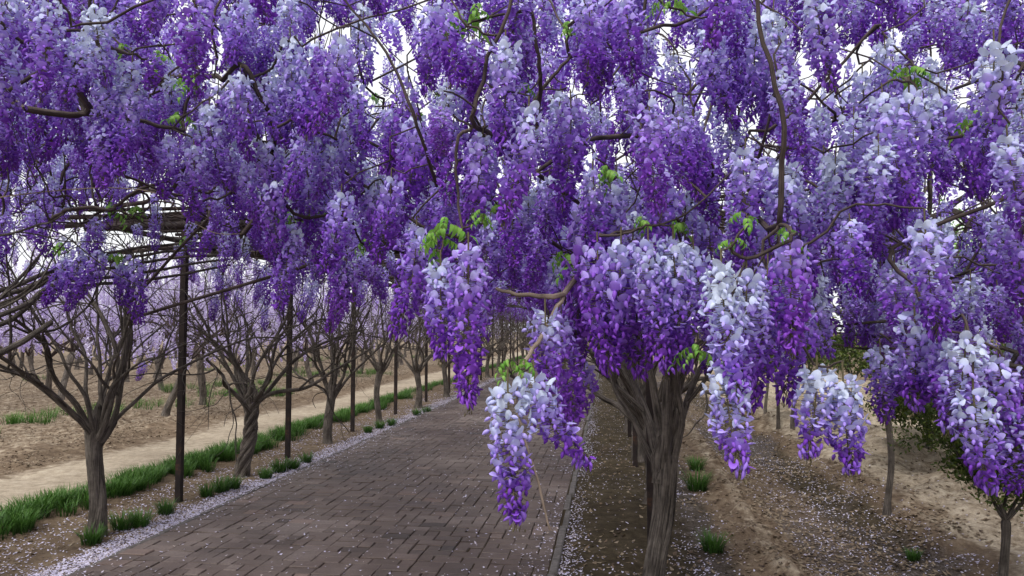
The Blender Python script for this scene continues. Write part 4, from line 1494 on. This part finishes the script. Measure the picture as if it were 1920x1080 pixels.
def green_tree(name, label, loc, seed, H, R, ll, lr, leaf, lsize, nleaf, crad, group=None, zf=9, sc=1.0, spread=.6, nl=6, dense=1):
    r = np.random.default_rng(seed)
    t = thing(name, label, 'tree', (loc[0], loc[1], float(gz(loc[0], loc[1]))), group)
    tm, top = trunk_mesh(H, R, R * .8, twist=.6, lobes=3, amp=.06, flare=.2, seed=seed, sides=16, rings=20)
    obj('trunk', tm, t)
    mb, lb = MB(), MB()
    for q in range(nl):
        az = q * 2 * math.pi / nl + r.uniform(-.4, .4)
        for P, Rr, g in limb(top + (0, 0, -.05), (math.cos(az) * spread, math.sin(az) * spread, 1), ll * r.uniform(.7, 1.2), lr, r, zf, 0, 2, None, 3, .15, .03):
            V, Q, T, U = tube(P, Rr, (6, 4, 3)[g])
            mb.add(V, Q, T, U=U)
            if g >= 1:
                leaf_cloud(r, P[::5 // dense if dense < 5 else 1], crad, nleaf, lsize, lb)
    obj('limbs', mb.mesh('limbs', M['bark']), t)
    c = obj('crown', lb.mesh('crown', M[leaf], False), t)
    c.color = (.5, 0, 0, 1)
    return t


green_tree('young_tree', 'young evergreen tree with thin forked trunk on the sandy bank', (2.46, 5.15), 31, .5, .028, .52, .014, 'evergreen', .018, 36, .11, spread=.55, nl=5, dense=2)
for k, (x, y, s) in enumerate(((3.75, 8.6, 1), (4.9, 8.3, 2), (4.15, 10.4, 3), (4.4, 9.6, 4), (5.4, 9.9, 6))):
    green_tree('evergreen_shrub', 'dark bushy evergreen in the hedge row behind the sandy bank', (x, y), 40 + s, .22, .04, .95, .02, 'evergreen', .03, 22, .20, group='dark evergreens behind the sandy bank', spread=.6, dense=2)
YT = None
for k, (px, py) in enumerate(((1490, 818), (1458, 802), (1438, 780), (1525, 800), (1560, 790), (1600, 830), (1420, 765))):
    xx, yy = on_ground(px, py)
    lb = 'slim bare-stemmed young tree planted in the row on the sandy bank'
    if YT is None:
        YT = green_tree('young_tree', lb, (xx, yy), 61, .8, .03, .7, .014, 'evergreen', .03, 12, .16, group='young trees in a row on the bank', spread=.6, nl=5)
    else:
        copy_tree(YT, (xx, yy, float(gz(xx, yy))), rng.uniform(0, 6.28), lb, 'young trees in a row on the bank')
GT = []
for k, (x, y) in enumerate(((7.5, 11), (10.5, 15), (6.6, 17), (13, 12), (9, 22), (15, 24), (6, 28), (20, 18))):
    lb = 'tall fresh green broadleaf tree standing behind the purple canopy'
    if k < 2:
        GT.append(green_tree('green_tree', lb, (x, y), 71 + k, 1.6, .11, 2.0, .05, 'leaf', .07, 9, .38, group='green trees beyond the bank', spread=.7, nl=7))
    else:
        copy_tree(GT[k % 2], (x, y, float(gz(x, y))), rng.uniform(0, 6.28), lb, 'green trees beyond the bank')

# far wood closing the horizon
r = np.random.default_rng(15)
mb = MB()
for q in range(900):
    x = r.uniform(-190, 190)
    y = 118 + r.uniform(0, 14)
    h = 3.0 + 2.6 * noise2(x * .12, 2.2)
    leaf_cloud(r, [np.array((x, y, h * r.uniform(.2, 1)))], 1.6, 30, .35, mb)
o = obj('far_wood', mb.mesh('far_wood', M['evergreen'], False))
o.color = (.5, 0, 0, 1)
tag(o, 'low wood along the horizon beyond the orchard', 'trees', kind='stuff')
